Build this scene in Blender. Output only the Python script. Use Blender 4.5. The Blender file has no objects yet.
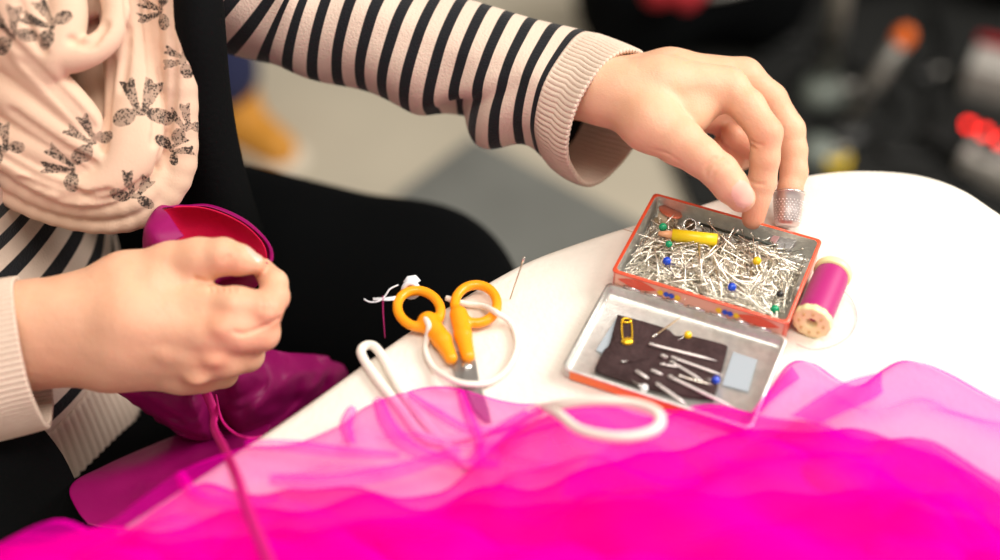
import bpy, bmesh, math, random
import numpy as np
from mathutils import Vector, Matrix, noise

random.seed(7)
rng = np.random.default_rng(11)
SC = bpy.context.scene
COL = SC.collection
PI = math.pi

# ------------------------------------------------------------------ camera, world, lights, exposure
Z0 = 0.75                       # height of the padded table top
FPX = 1389.0                    # focal length in pixels of the 1000 px wide frame
CAM_H, CAM_Y = 0.566, -0.566    # camera above the table top / in front of the world origin
S45 = math.sqrt(0.5)

cam_d = bpy.data.cameras.new('camera')
cam = bpy.data.objects.new('camera', cam_d)
COL.objects.link(cam)
cam.location = (0, CAM_Y, Z0 + CAM_H)
cam.rotation_euler = (math.radians(45), 0, 0)
cam_d.sensor_width = 36.0
cam_d.lens = FPX * 36.0 / 1000.0
cam_d.clip_start = 0.01
cam_d.dof.use_dof = True
cam_d.dof.focus_distance = 0.805
cam_d.dof.aperture_fstop = 2.0
SC.camera = cam

world = bpy.data.worlds.new('world')
SC.world = world
world.use_nodes = True
_bg = world.node_tree.nodes['Background']
_bg.inputs['Color'].default_value = (1.0, 0.93, 0.84, 1)
_bg.inputs['Strength'].default_value = 0.36

def area(name, loc, target, size, power, color, size_y=None):
    l = bpy.data.lights.new(name, 'AREA')
    l.shape = 'RECTANGLE'
    l.size = size
    l.size_y = size_y or size
    l.energy = power
    l.color = color
    o = bpy.data.objects.new(name, l)
    COL.objects.link(o)
    o.location = loc
    o.rotation_euler = (Vector(target) - Vector(loc)).to_track_quat('-Z', 'Y').to_euler()
    return o

area('window_light', (1.9, 0.3, 2.3), (0.1, -0.05, Z0), 1.3, 54, (1.0, 0.95, 0.88), 1.1)
area('ceiling_lamp', (0.2, -0.5, 2.7), (0.1, 0.0, Z0), 1.2, 24, (1.0, 0.93, 0.83), 0.8)

SC.view_settings.view_transform = 'Standard'
SC.view_settings.look = 'None'
SC.view_settings.gamma = 1.0
SC.view_settings.use_curve_mapping = False
SC.view_settings.exposure = 0.3
SC.cycles.transparent_max_bounces = 24

# ------------------------------------------------------------------ placing helpers
def W(px, py, d):
    """point seen at px,py of the photo at depth d along the view axis"""
    x = (px - 500.0) / FPX * d
    y = (280.0 - py) / FPX * d
    return Vector((x, CAM_Y + S45 * (d + y), Z0 + CAM_H - S45 * (d - y)))

def T(px, py, h=0.0):
    """point seen at px,py lying h above the table top"""
    yc = (280.0 - py) / FPX
    d = (CAM_H - h) / (S45 * (1 - yc))
    return W(px, py, d)

def catmull(pts, n, closed=False):
    P = [np.array(p, float) for p in pts]
    m = len(P)
    out = []
    segs = m if closed else m - 1
    for s in range(n if closed else n + 1):
        t = s / n * segs
        i = min(int(t), segs - 1)
        f = t - i
        g = (lambda k: P[k % m]) if closed else (lambda k: P[min(max(k, 0), m - 1)])
        a, b, c, e = g(i - 1), g(i), g(i + 1), g(i + 2)
        out.append(0.5 * ((2 * b) + (c - a) * f + (2 * a - 5 * b + 4 * c - e) * f * f + (3 * b - a - 3 * c + e) * f ** 3))
    return out

# ------------------------------------------------------------------ materials
def new_mat(name):
    m = bpy.data.materials.new(name)
    m.use_nodes = True
    nt = m.node_tree
    return m, nt, nt.nodes['Principled BSDF']

def N(nt, t, **kw):
    n = nt.nodes.new(t)
    for k, v in kw.items():
        if k in n.inputs.keys() if hasattr(n.inputs, 'keys') else False:
            n.inputs[k].default_value = v
        else:
            setattr(n, k, v)
    return n

def ramp(nt, src, stops, interp='LINEAR'):
    r = nt.nodes.new('ShaderNodeValToRGB')
    r.color_ramp.interpolation = interp
    el = r.color_ramp.elements
    while len(el) < len(stops):
        el.new(0.5)
    for e, (p, c) in zip(el, stops):
        e.position = p
        e.color = (*c, 1)
    nt.links.new(src, r.inputs['Fac'])
    return r

def mat(name, color, rough=0.6, metal=0.0, spec=0.5, bump=0.0, bscale=400.0, var=0.0, vscale=30.0,
        sheen=0.0, coat=0.0, emit=None, sss=0.0, sss_rad=(0.02, 0.008, 0.004), transmission=0.0, alpha=1.0):
    m, nt, b = new_mat(name)
    b.inputs['Base Color'].default_value = (*color, 1)
    b.inputs['Roughness'].default_value = rough
    b.inputs['Metallic'].default_value = metal
    b.inputs['Specular IOR Level'].default_value = spec
    b.inputs['Sheen Weight'].default_value = sheen
    b.inputs['Coat Weight'].default_value = coat
    b.inputs['Transmission Weight'].default_value = transmission
    b.inputs['Alpha'].default_value = alpha
    if sss:
        b.inputs['Subsurface Weight'].default_value = sss
        b.inputs['Subsurface Radius'].default_value = sss_rad
        b.inputs['Subsurface Scale'].default_value = 1.0
    if emit:
        b.inputs['Emission Color'].default_value = (*emit[0], 1)
        b.inputs['Emission Strength'].default_value = emit[1]
    tc = nt.nodes.new('ShaderNodeTexCoord')
    if var:
        n = nt.nodes.new('ShaderNodeTexNoise')
        n.inputs['Scale'].default_value = vscale
        nt.links.new(tc.outputs['Object'], n.inputs['Vector'])
        r = ramp(nt, n.outputs['Fac'], [(0.3, tuple(c * (1 - var) for c in color)), (0.7, tuple(min(1, c * (1 + var)) for c in color))])
        nt.links.new(r.outputs['Color'], b.inputs['Base Color'])
    if bump:
        n = nt.nodes.new('ShaderNodeTexNoise')
        n.inputs['Scale'].default_value = bscale
        n.inputs['Detail'].default_value = 4
        nt.links.new(tc.outputs['Object'], n.inputs['Vector'])
        bp = nt.nodes.new('ShaderNodeBump')
        bp.inputs['Strength'].default_value = bump
        bp.inputs['Distance'].default_value = 0.001
        nt.links.new(n.outputs['Fac'], bp.inputs['Height'])
        nt.links.new(bp.outputs['Normal'], b.inputs['Normal'])
    return m

def skin_material():
    m, nt, b = new_mat('skin')
    a = nt.nodes.new('ShaderNodeAttribute'); a.attribute_name = 'red'
    tc = nt.nodes.new('ShaderNodeTexCoord')
    n = nt.nodes.new('ShaderNodeTexNoise'); n.inputs['Scale'].default_value = 45; n.inputs['Detail'].default_value = 3
    nt.links.new(tc.outputs['Object'], n.inputs['Vector'])
    base = ramp(nt, n.outputs['Fac'], [(0.3, (0.74, 0.415, 0.265)), (0.7, (0.80, 0.475, 0.315))])
    mx = nt.nodes.new('ShaderNodeMix'); mx.data_type = 'RGBA'
    nt.links.new(a.outputs['Fac'], mx.inputs['Factor'])
    nt.links.new(base.outputs['Color'], mx.inputs['A'])
    mx.inputs['B'].default_value = (0.74, 0.27, 0.17, 1)
    nt.links.new(mx.outputs['Result'], b.inputs['Base Color'])
    b.inputs['Roughness'].default_value = 0.5
    b.inputs['Specular IOR Level'].default_value = 0.35
    b.inputs['Subsurface Weight'].default_value = 0.25
    b.inputs['Subsurface Radius'].default_value = (0.008, 0.003, 0.0015)
    b.inputs['Subsurface Scale'].default_value = 1.0
    v = nt.nodes.new('ShaderNodeTexVoronoi'); v.inputs['Scale'].default_value = 900
    n2 = nt.nodes.new('ShaderNodeTexNoise'); n2.inputs['Scale'].default_value = 180; n2.inputs['Detail'].default_value = 5
    nt.links.new(tc.outputs['Object'], v.inputs['Vector']); nt.links.new(tc.outputs['Object'], n2.inputs['Vector'])
    ad = nt.nodes.new('ShaderNodeMath'); ad.operation = 'MULTIPLY_ADD'; ad.inputs[1].default_value = 0.3
    nt.links.new(v.outputs['Distance'], ad.inputs[0]); nt.links.new(n2.outputs['Fac'], ad.inputs[2])
    bp = nt.nodes.new('ShaderNodeBump'); bp.inputs['Strength'].default_value = 0.35; bp.inputs['Distance'].default_value = 0.001
    nt.links.new(ad.outputs[0], bp.inputs['Height']); nt.links.new(bp.outputs['Normal'], b.inputs['Normal'])
    return m

CREAM_KNIT = (0.70, 0.56, 0.46)
BLACK_KNIT = (0.010, 0.011, 0.014)

def knit_stripes(name, period=0.0152, black=0.43, phase=0.0):
    """stripes run round the garment: the UV's second coordinate is the length along it in metres"""
    m, nt, b = new_mat(name)
    uv = nt.nodes.new('ShaderNodeUVMap'); uv.uv_map = 'UVMap'
    sp = nt.nodes.new('ShaderNodeSeparateXYZ'); nt.links.new(uv.outputs['UV'], sp.inputs[0])
    md = nt.nodes.new('ShaderNodeMath'); md.operation = 'MULTIPLY_ADD'; md.inputs[1].default_value = 1 / period; md.inputs[2].default_value = phase
    nt.links.new(sp.outputs['Y'], md.inputs[0])
    fr = nt.nodes.new('ShaderNodeMath'); fr.operation = 'FRACT'; nt.links.new(md.outputs[0], fr.inputs[0])
    r = ramp(nt, fr.outputs[0], [(0.0, BLACK_KNIT), (black - 0.02, BLACK_KNIT), (black + 0.02, CREAM_KNIT), (0.97, CREAM_KNIT), (1.0, BLACK_KNIT)])
    # plain cream cuff: negative lengths
    lt = nt.nodes.new('ShaderNodeMath'); lt.operation = 'LESS_THAN'; lt.inputs[1].default_value = 0.0
    nt.links.new(sp.outputs['Y'], lt.inputs[0])
    mx = nt.nodes.new('ShaderNodeMix'); mx.data_type = 'RGBA'
    nt.links.new(lt.outputs[0], mx.inputs['Factor']); nt.links.new(r.outputs['Color'], mx.inputs['A'])
    mx.inputs['B'].default_value = (*CREAM_KNIT, 1)
    nt.links.new(mx.outputs['Result'], b.inputs['Base Color'])
    b.inputs['Roughness'].default_value = 0.9
    b.inputs['Specular IOR Level'].default_value = 0.15
    b.inputs['Sheen Weight'].default_value = 0.15
    tc = nt.nodes.new('ShaderNodeTexCoord')
    n = nt.nodes.new('ShaderNodeTexNoise'); n.inputs['Scale'].default_value = 700
    nt.links.new(tc.outputs['Object'], n.inputs['Vector'])
    bp = nt.nodes.new('ShaderNodeBump'); bp.inputs['Strength'].default_value = 0.5; bp.inputs['Distance'].default_value = 0.001
    nt.links.new(n.outputs['Fac'], bp.inputs['Height']); nt.links.new(bp.outputs['Normal'], b.inputs['Normal'])
    return m

def scarf_material():
    m, nt, b = new_mat('printed_scarf_cotton')
    a = nt.nodes.new('ShaderNodeAttribute'); a.attribute_name = 'print'
    tc = nt.nodes.new('ShaderNodeTexCoord')
    v = nt.nodes.new('ShaderNodeTexVoronoi'); v.inputs['Scale'].default_value = 750
    nt.links.new(tc.outputs['Object'], v.inputs['Vector'])
    n = nt.nodes.new('ShaderNodeTexNoise'); n.inputs['Scale'].default_value = 120
    nt.links.new(tc.outputs['Object'], n.inputs['Vector'])
    ad = nt.nodes.new('ShaderNodeMath'); ad.operation = 'ADD'
    nt.links.new(v.outputs['Distance'], ad.inputs[0]); nt.links.new(n.outputs['Fac'], ad.inputs[1])
    lace = ramp(nt, ad.outputs[0], [(0.93, (0, 0, 0)), (1.05, (1, 1, 1))])
    inv = nt.nodes.new('ShaderNodeMath'); inv.operation = 'MULTIPLY_ADD'; inv.inputs[1].default_value = -0.5; inv.inputs[2].default_value = 0.97
    nt.links.new(lace.outputs['Color'], inv.inputs[0])
    th = ramp(nt, a.outputs['Fac'], [(0.42, (0, 0, 0)), (0.58, (1, 1, 1))])
    mu = nt.nodes.new('ShaderNodeMath'); mu.operation = 'MULTIPLY'
    nt.links.new(inv.outputs[0], mu.inputs[0]); nt.links.new(th.outputs['Color'], mu.inputs[1])
    mx = nt.nodes.new('ShaderNodeMix'); mx.data_type = 'RGBA'
    nt.links.new(mu.outputs[0], mx.inputs['Factor'])
    mx.inputs['A'].default_value = (0.74, 0.525, 0.39, 1)
    mx.inputs['B'].default_value = (0.035, 0.028, 0.024, 1)
    nt.links.new(mx.outputs['Result'], b.inputs['Base Color'])
    b.inputs['Roughness'].default_value = 0.85
    b.inputs['Specular IOR Level'].default_value = 0.15
    b.inputs['Sheen Weight'].default_value = 0.1
    bp = nt.nodes.new('ShaderNodeBump'); bp.inputs['Strength'].default_value = 0.2; bp.inputs['Distance'].default_value = 0.001
    n3 = nt.nodes.new('ShaderNodeTexNoise'); n3.inputs['Scale'].default_value = 900
    nt.links.new(tc.outputs['Object'], n3.inputs['Vector'])
    nt.links.new(n3.outputs['Fac'], bp.inputs['Height']); nt.links.new(bp.outputs['Normal'], b.inputs['Normal'])
    return m

def tulle_material(name, col, fac):
    m = bpy.data.materials.new(name); m.use_nodes = True
    nt = m.node_tree; nt.nodes.clear()
    out = nt.nodes.new('ShaderNodeOutputMaterial')
    d = nt.nodes.new('ShaderNodeBsdfDiffuse'); d.inputs['Color'].default_value = (*col, 1)
    t = nt.nodes.new('ShaderNodeBsdfTranslucent'); t.inputs['Color'].default_value = (*col, 1)
    s = nt.nodes.new('ShaderNodeMixShader'); s.inputs[0].default_value = 0.4
    nt.links.new(d.outputs[0], s.inputs[1]); nt.links.new(t.outputs[0], s.inputs[2])
    tr = nt.nodes.new('ShaderNodeBsdfTransparent'); tr.inputs['Color'].default_value = (1.0, 0.80, 0.96, 1)
    # a net hides more the more aslant it is seen: cover = 1 - exp(-density / cos)
    ge = nt.nodes.new('ShaderNodeNewGeometry')
    dt = nt.nodes.new('ShaderNodeVectorMath'); dt.operation = 'DOT_PRODUCT'
    nt.links.new(ge.outputs['Normal'], dt.inputs[0]); nt.links.new(ge.outputs['Incoming'], dt.inputs[1])
    ab = nt.nodes.new('ShaderNodeMath'); ab.operation = 'ABSOLUTE'; nt.links.new(dt.outputs['Value'], ab.inputs[0])
    mxx = nt.nodes.new('ShaderNodeMath'); mxx.operation = 'MAXIMUM'; mxx.inputs[1].default_value = 0.06; nt.links.new(ab.outputs[0], mxx.inputs[0])
    dv = nt.nodes.new('ShaderNodeMath'); dv.operation = 'DIVIDE'; dv.inputs[0].default_value = -fac; nt.links.new(mxx.outputs[0], dv.inputs[1])
    ex = nt.nodes.new('ShaderNodeMath'); ex.operation = 'EXPONENT'; nt.links.new(dv.outputs[0], ex.inputs[0])
    ma = nt.nodes.new('ShaderNodeMath'); ma.operation = 'SUBTRACT'; ma.inputs[0].default_value = 1.0; nt.links.new(ex.outputs[0], ma.inputs[1])
    mx = nt.nodes.new('ShaderNodeMixShader')
    nt.links.new(ma.outputs[0], mx.inputs[0]); nt.links.new(tr.outputs[0], mx.inputs[1]); nt.links.new(s.outputs[0], mx.inputs[2])
    nt.links.new(mx.outputs[0], out.inputs['Surface'])
    return m

M = {}
M['skin'] = skin_material()
M['nail'] = mat('nail', (0.84, 0.50, 0.40), rough=0.35, coat=0.15)
M['knit'] = knit_stripes('striped_knit')
M['rib'] = mat('cream_ribbed_knit', CREAM_KNIT, rough=0.9, spec=0.15, bump=0.5, bscale=700)
M['scarf'] = scarf_material()
M['black_cloth'] = mat('black_cloth', (0.0035, 0.004, 0.0045), rough=0.95, spec=0.04, bump=0.4, bscale=500)
M['black_knit'] = mat('black_ribbed_knit', (0.005, 0.0055, 0.006), rough=0.95, spec=0.05, bump=0.5, bscale=350)
M['satin'] = mat('magenta_satin', (0.27, 0.0, 0.105), rough=0.5, spec=0.3, bump=0.15, bscale=300)
M['lining'] = mat('crimson_lining', (0.62, 0.0, 0.055), rough=0.7, spec=0.3, bump=0.2, bscale=900)
M['strap'] = mat('pink_strap', (0.62, 0.0, 0.20), rough=0.7)
M['pad'] = mat('cream_cotton_cover', (0.80, 0.745, 0.67), rough=0.92, spec=0.15, bump=0.6, bscale=260, var=0.02, vscale=60)
M['wood'] = mat('pale_wood', (0.45, 0.30, 0.17), rough=0.5, var=0.2, vscale=12)
M['tin'] = mat('bare_tin', (0.74, 0.735, 0.70), rough=0.4, metal=0.8, bump=0.25, bscale=900, var=0.10, vscale=220)
M['tin_red'] = mat('orange_red_tin_paint', (0.80, 0.085, 0.03), rough=0.35, coat=0.4)
M['silver'] = mat('polished_steel', (0.82, 0.81, 0.79), rough=0.22, metal=1.0)
M['pin_steel'] = mat('pin_steel', (0.90, 0.85, 0.75), rough=0.25, metal=1.0)
M['needle'] = mat('needle_steel', (0.96, 0.90, 0.88), rough=0.35, metal=0.55)
M['brass'] = mat('yellow_brass', (0.95, 0.60, 0.03), rough=0.25, metal=0.7)
M['felt'] = mat('dark_brown_felt', (0.055, 0.033, 0.034), rough=0.95, spec=0.1, bump=0.8, bscale=500, var=0.2, vscale=200)
M['tape'] = mat('white_tape', (0.80, 0.83, 0.88), rough=0.5)
M['tape_dull'] = mat('translucent_tape', (0.36, 0.41, 0.46), rough=0.5)
M['orange'] = mat('orange_plastic', (1.0, 0.36, 0.005), rough=0.32, spec=0.5, sss=0.1)
M['spool_plastic'] = mat('cream_spool_plastic', (0.93, 0.86, 0.46), rough=0.35)
M['cord'] = mat('white_cotton_cord', (0.88, 0.82, 0.74), rough=0.95, bump=0.6, bscale=900)
M['thread_pink'] = mat('pink_thread', (0.55, 0.02, 0.20), rough=0.7)
M['paint_yellow'] = mat('yellow_plastic', (0.95, 0.66, 0.01), rough=0.35)
M['blue'] = mat('blue_bead', (0.005, 0.06, 0.62), rough=0.15, coat=0.5)
M['green'] = mat('green_bead', (0.0, 0.34, 0.14), rough=0.15, coat=0.5)
M['yellow_bead'] = mat('yellow_bead', (0.95, 0.62, 0.01), rough=0.15, coat=0.5)
M['black_bead'] = mat('black_bead', (0.012, 0.012, 0.012), rough=0.15, coat=0.5)
M['white_bead'] = mat('white_bead', (0.9, 0.9, 0.92), rough=0.15, coat=0.5)
M['clear'] = mat('clear_plastic', (0.95, 0.93, 0.95), rough=0.08, transmission=0.85)
M['copper'] = mat('bobbin_metal', (0.50, 0.36, 0.22), rough=0.35, metal=0.8)
M['floor'] = mat('cream_floor', (0.50, 0.45, 0.355), rough=0.55, var=0.06, vscale=5)
M['mat_grey'] = mat('grey_carpet', (0.155, 0.16, 0.148), rough=0.95, bump=0.6, bscale=300, var=0.12, vscale=8)
M['mat_black'] = mat('black_carpet', (0.006, 0.0065, 0.006), rough=0.95, bump=0.6, bscale=300)
M['navy'] = mat('navy_denim', (0.012, 0.016, 0.062), rough=0.9)
M['tan'] = mat('tan_leather', (0.62, 0.27, 0.03), rough=0.6)
M['sole'] = mat('pale_rubber', (0.72, 0.66, 0.55), rough=0.7)
M['dark_plastic'] = mat('black_plastic', (0.007, 0.0075, 0.0075), rough=0.45)
M['grey_metal'] = mat('brushed_grey_metal', (0.24, 0.23, 0.21), rough=0.4, metal=0.6)
M['pale_grey'] = mat('pale_grey_plastic', (0.20, 0.23, 0.205), rough=0.5)
M['offwhite'] = mat('off_white_plastic', (0.42, 0.40, 0.37), rough=0.5)
M['red_fabric'] = mat('red_fabric', (0.36, 0.006, 0.015), rough=0.8)
M['red_lit'] = mat('lit_red_switch', (0.9, 0.02, 0.02), rough=0.3, emit=((1.0, 0.015, 0.01), 5.0))
M['orange_cap'] = mat('orange_rubber', (0.95, 0.17, 0.01), rough=0.4)
M['hair'] = mat('brown_hair', (0.07, 0.035, 0.018), rough=0.6, bump=0.8, bscale=200)
M['lip'] = mat('lip', (0.55, 0.16, 0.13), rough=0.4)
M['eye'] = mat('eye_white', (0.85, 0.85, 0.85), rough=0.2)
M['iris'] = mat('iris', (0.05, 0.03, 0.02), rough=0.2)

# ------------------------------------------------------------------ object helpers
def finish(me, smooth=True):
    if smooth:
        me.polygons.foreach_set('use_smooth', [True] * len(me.polygons))
    me.update()

def obj(name, me_or_bm, m=None, parent=None, smooth=True, label=None):
    if isinstance(me_or_bm, bmesh.types.BMesh):
        me = bpy.data.meshes.new(name)
        me_or_bm.to_mesh(me)
        me_or_bm.free()
    else:
        me = me_or_bm
    finish(me, smooth)
    if m is not None:
        for q in (m if isinstance(m, (list, tuple)) else [m]):
            me.materials.append(q)
    o = bpy.data.objects.new(name, me)
    COL.objects.link(o)
    if parent is not None:
        o.parent = parent
        o.matrix_parent_inverse = Matrix.Translation(parent.location).inverted() @ Matrix.Identity(4) if parent.rotation_euler[:] == (0, 0, 0) else parent.matrix_basis.inverted()
    if label:
        o['label'] = label
    return o

def tag(o, label, cat, group=None, kind=None):
    o['label'] = label
    o['category'] = cat
    if group: o['group'] = group
    if kind: o['kind'] = kind
    return o

def thing(name, loc, label, cat, group=None, rot=(0, 0, 0)):
    o = bpy.data.objects.new(name, None)
    o.empty_display_size = 0.01
    COL.objects.link(o)
    o.location = loc
    o.rotation_euler = rot
    return tag(o, label, cat, group)

def local(parent, o):
    """o's mesh was built in parent's local frame"""
    o.matrix_parent_inverse = Matrix.Identity(4)
    return o

def child(name, bm, m, parent, smooth=True, label=None):
    """mesh built in the parent's local frame"""
    o = obj(name, bm, m, None, smooth, label)
    o.parent = parent
    return o

def mesh_from(verts, faces, name='mesh'):
    me = bpy.data.meshes.new(name)
    me.from_pydata([tuple(v) for v in verts], [], [tuple(f) for f in faces])
    me.validate()
    return me

def rings(bm, ringlist, close=True, caps=True, closed_path=False):
    R = [[bm.verts.new(tuple(p)) for p in r] for r in ringlist]
    n = len(R[0])
    last = len(R) if closed_path else len(R) - 1
    for i in range(last):
        A, B = R[i], R[(i + 1) % len(R)]
        for j in range(n if close else n - 1):
            k = (j + 1) % n
            try: bm.faces.new((A[j], A[k], B[k], B[j]))
            except ValueError: pass
    if caps and close and not closed_path:
        bm.faces.new(list(reversed(R[0])))
        bm.faces.new(R[-1])
    return R

def frames(path, closed=False):
    P = [Vector(p) for p in path]
    n = len(P)
    Ts = []
    for i in range(n):
        a = P[(i - 1) % n] if closed else P[max(i - 1, 0)]
        b = P[(i + 1) % n] if closed else P[min(i + 1, n - 1)]
        Ts.append((b - a).normalized())
    up = Vector((0, 0, 1)) if abs(Ts[0].z) < 0.9 else Vector((0, 1, 0))
    nrm = (up - Ts[0] * up.dot(Ts[0])).normalized()
    out = []
    for i in range(n):
        nrm = (nrm - Ts[i] * nrm.dot(Ts[i]))
        nrm.normalize()
        out.append((P[i], Ts[i], nrm.copy(), Ts[i].cross(nrm)))
    return out

def tube(bm, path, r, seg=10, closed=False, flat=1.0, caps=True):
    fr = frames(path, closed)
    R = []
    for i, (p, t, n, b) in enumerate(fr):
        rr = r(i / (len(fr) - 1)) if callable(r) else r
        R.append([p + n * (math.cos(a) * rr * flat) + b * (math.sin(a) * rr) for a in [2 * PI * j / seg for j in range(seg)]])
    rings(bm, R, caps=caps, closed_path=closed)
    return bm

def lathe(bm, profile, seg=32, axis=Matrix.Identity(4), caps=True):
    R = []
    for (r, z) in profile:
        R.append([axis @ Vector((r * math.cos(2 * PI * j / seg), r * math.sin(2 * PI * j / seg), z)) for j in range(seg)])
    rings(bm, R, caps=caps)
    return bm

def box(bm, size, mtx=Matrix.Identity(4), bevel=0.0):
    g = bmesh.ops.create_cube(bm, size=1.0)
    vs = g['verts']
    bmesh.ops.scale(bm, vec=size, verts=vs)
    if bevel:
        es = list({e for v in vs for e in v.link_edges})
        rb = bmesh.ops.bevel(bm, geom=es, offset=bevel, segments=3, affect='EDGES', profile=0.5)
        vs = list({v for f in rb['faces'] for v in f.verts} | {v for v in vs if v.is_valid})
    bmesh.ops.transform(bm, matrix=mtx, verts=vs)
    return bm

def sphere(bm, c, r, seg=16, scale=(1, 1, 1), rot=None):
    mt = Matrix.Translation(Vector(c)) @ (rot.to_4x4() if rot else Matrix.Identity(4)) @ Matrix.Diagonal((*scale, 1))
    bmesh.ops.create_uvsphere(bm, u_segments=seg, v_segments=max(6, seg // 2), radius=r, matrix=mt)
    return bm

def solidify(o, t, offset=0.0):
    md = o.modifiers.new('thickness', 'SOLIDIFY')
    md.thickness = t
    md.offset = offset
    return o

def recalc(bm):
    bmesh.ops.recalc_face_normals(bm, faces=bm.faces)
    return bm

# ------------------------------------------------------------------ implicit surfaces (for bodies, hands, folded cloth)
class Field:
    def __init__(self, lo, hi, h):
        self.lo = np.array(lo, float); self.h = h
        n = np.ceil((np.array(hi, float) - self.lo) / h).astype(int) + 1
        self.n = n
        self.D = np.full(tuple(n), 0.05, np.float32)
    def region(self, a, b):
        i0 = np.clip(np.floor((np.minimum(a, b) - self.lo) / self.h).astype(int), 0, self.n)
        i1 = np.clip(np.ceil((np.maximum(a, b) - self.lo) / self.h).astype(int) + 1, 0, self.n)
        if np.any(i1 <= i0): return None, None
        sl = tuple(slice(i0[k], i1[k]) for k in range(3))
        ax = [(self.lo[k] + self.h * np.arange(i0[k], i1[k])).astype(np.float32) for k in range(3)]
        return sl, np.meshgrid(*ax, indexing='ij', sparse=True)
    def blend(self, sl, d, k):
        a = self.D[sl]
        if k > 0:
            hh = np.clip(0.5 + 0.5 * (a - d) / k, 0, 1)
            self.D[sl] = a * (1 - hh) + d * hh - k * hh * (1 - hh)
        else:
            self.D[sl] = np.minimum(a, d)
    def cut(self, sl, d, k):
        a = self.D[sl]
        hh = np.clip(0.5 - 0.5 * (a + d) / k, 0, 1)
        self.D[sl] = a * (1 - hh) + (-d) * hh + k * hh * (1 - hh)
    def cone(self, a, b, r1, r2, k=0.004, sub=False, ell=None):
        a = np.array(a, float); b = np.array(b, float)
        rm = max(r1, r2) * (max(ell[1], 1) if ell else 1) + k + 2.5 * self.h
        sl, g = self.region(np.minimum(a, b) - rm, np.maximum(a, b) + rm)
        if sl is None: return
        ab = b - a
        L2 = float(ab @ ab) + 1e-12
        px, py, pz = g[0] - a[0], g[1] - a[1], g[2] - a[2]
        t = np.clip((px * ab[0] + py * ab[1] + pz * ab[2]) / L2, 0, 1)
        qx, qy, qz = px - t * ab[0], py - t * ab[1], pz - t * ab[2]
        if ell:      # stretch the section along a direction
            u = np.array(ell[0], float); u /= np.linalg.norm(u)
            s = qx * u[0] + qy * u[1] + qz * u[2]
            c = 1 - 1 / ell[1]
            qx, qy, qz = qx - s * u[0] * c, qy - s * u[1] * c, qz - s * u[2] * c
        d = np.sqrt(qx * qx + qy * qy + qz * qz) - (r1 + (r2 - r1) * t)
        (self.cut if sub else self.blend)(sl, d.astype(np.float32), k)
    def ellipsoid(self, c, r, R=None, k=0.003, sub=False):
        c = np.array(c, float); r = np.array(r, float)
        m = r.max() + k + 2.5 * self.h
        sl, g = self.region(c - m, c + m)
        if sl is None: return
        p = [g[i] - c[i] for i in range(3)]
        if R is not None:
            R = np.array(R, float)
            p = [p[0] * R[0, i] + p[1] * R[1, i] + p[2] * R[2, i] for i in range(3)]
        q = np.sqrt(sum((p[i] / r[i]) ** 2 for i in range(3)))
        q2 = np.sqrt(sum((p[i] / r[i] ** 2) ** 2 for i in range(3))) + 1e-9
        d = q * (q - 1) / q2
        (self.cut if sub else self.blend)(sl, d.astype(np.float32), k)
    def chain(self, pts, rads, k=0.004, **kw):
        for i in range(len(pts) - 1):
            self.cone(pts[i], pts[i + 1], rads[i], rads[i + 1], k=k if i == 0 else k, **kw)
    def mesh(self):
        D = self.D; h = self.h
        D[0], D[-1], D[:, 0], D[:, -1], D[:, :, 0], D[:, :, -1] = (0.01,) * 6
        S = D < 0
        nx, ny, nz = (n - 1 for n in D.shape)
        c = [S[i:nx + i, j:ny + j, k:nz + k] for i in (0, 1) for j in (0, 1) for k in (0, 1)]
        cnt = sum(x.astype(np.int8) for x in c)
        act = (cnt > 0) & (cnt < 8)
        idx = np.full(act.shape, -1, np.int64)
        I = np.argwhere(act)
        idx[act] = np.arange(len(I))
        acc = np.zeros((len(I), 3)); w = np.zeros(len(I))
        corner = [(i, j, k) for i in (0, 1) for j in (0, 1) for k in (0, 1)]
        for a in range(8):
            for b in range(a + 1, 8):
                df = np.abs(np.array(corner[a]) - np.array(corner[b]))
                if df.sum() != 1: continue
                A = I + corner[a]; B = I + corner[b]
                da = D[A[:, 0], A[:, 1], A[:, 2]]; db = D[B[:, 0], B[:, 1], B[:, 2]]
                x = (da < 0) != (db < 0)
                t = np.where(x, da / np.where(x, da - db, 1), 0)
                acc += np.where(x[:, None], np.array(corner[a]) + t[:, None] * (np.array(corner[b]) - np.array(corner[a])), 0)
                w += x
        V = self.lo + h * (I + acc / w[:, None])
        F = []
        for ax in range(3):
            sl0 = [slice(1, -1)] * 3; sl1 = [slice(1, -1)] * 3
            sl0[ax] = slice(0, -1); sl1[ax] = slice(1, None)
            s0 = S[tuple(sl0)]; s1 = S[tuple(sl1)]
            e = np.argwhere(s0 != s1)
            off = np.array([1, 1, 1]); off[ax] = 0
            e2 = e + off
            u, v = [(1, 2), (2, 0), (0, 1)][ax]
            du = np.zeros(3, int); du[u] = 1
            dv = np.zeros(3, int); dv[v] = 1
            q = [e2 - du - dv, e2 - dv, e2, e2 - du]
            ids = np.stack([idx[x[:, 0], x[:, 1], x[:, 2]] for x in q], 1)
            flip = ~s0[e[:, 0], e[:, 1], e[:, 2]]
            ids[flip] = ids[flip][:, ::-1]
            F.append(ids)
        F = np.concatenate(F)
        F = F[(F >= 0).all(1)]
        return V, F

def np_mesh(name, V, F):
    me = bpy.data.meshes.new(name)
    me.vertices.add(len(V)); me.vertices.foreach_set('co', V.astype(np.float32).ravel())
    me.loops.add(F.size); me.loops.foreach_set('vertex_index', F.astype(np.int32).ravel())
    me.polygons.add(len(F))
    me.polygons.foreach_set('loop_start', np.arange(0, F.size, 4, dtype=np.int32))
    me.update(calc_edges=True)
    me.validate()
    return me

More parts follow.
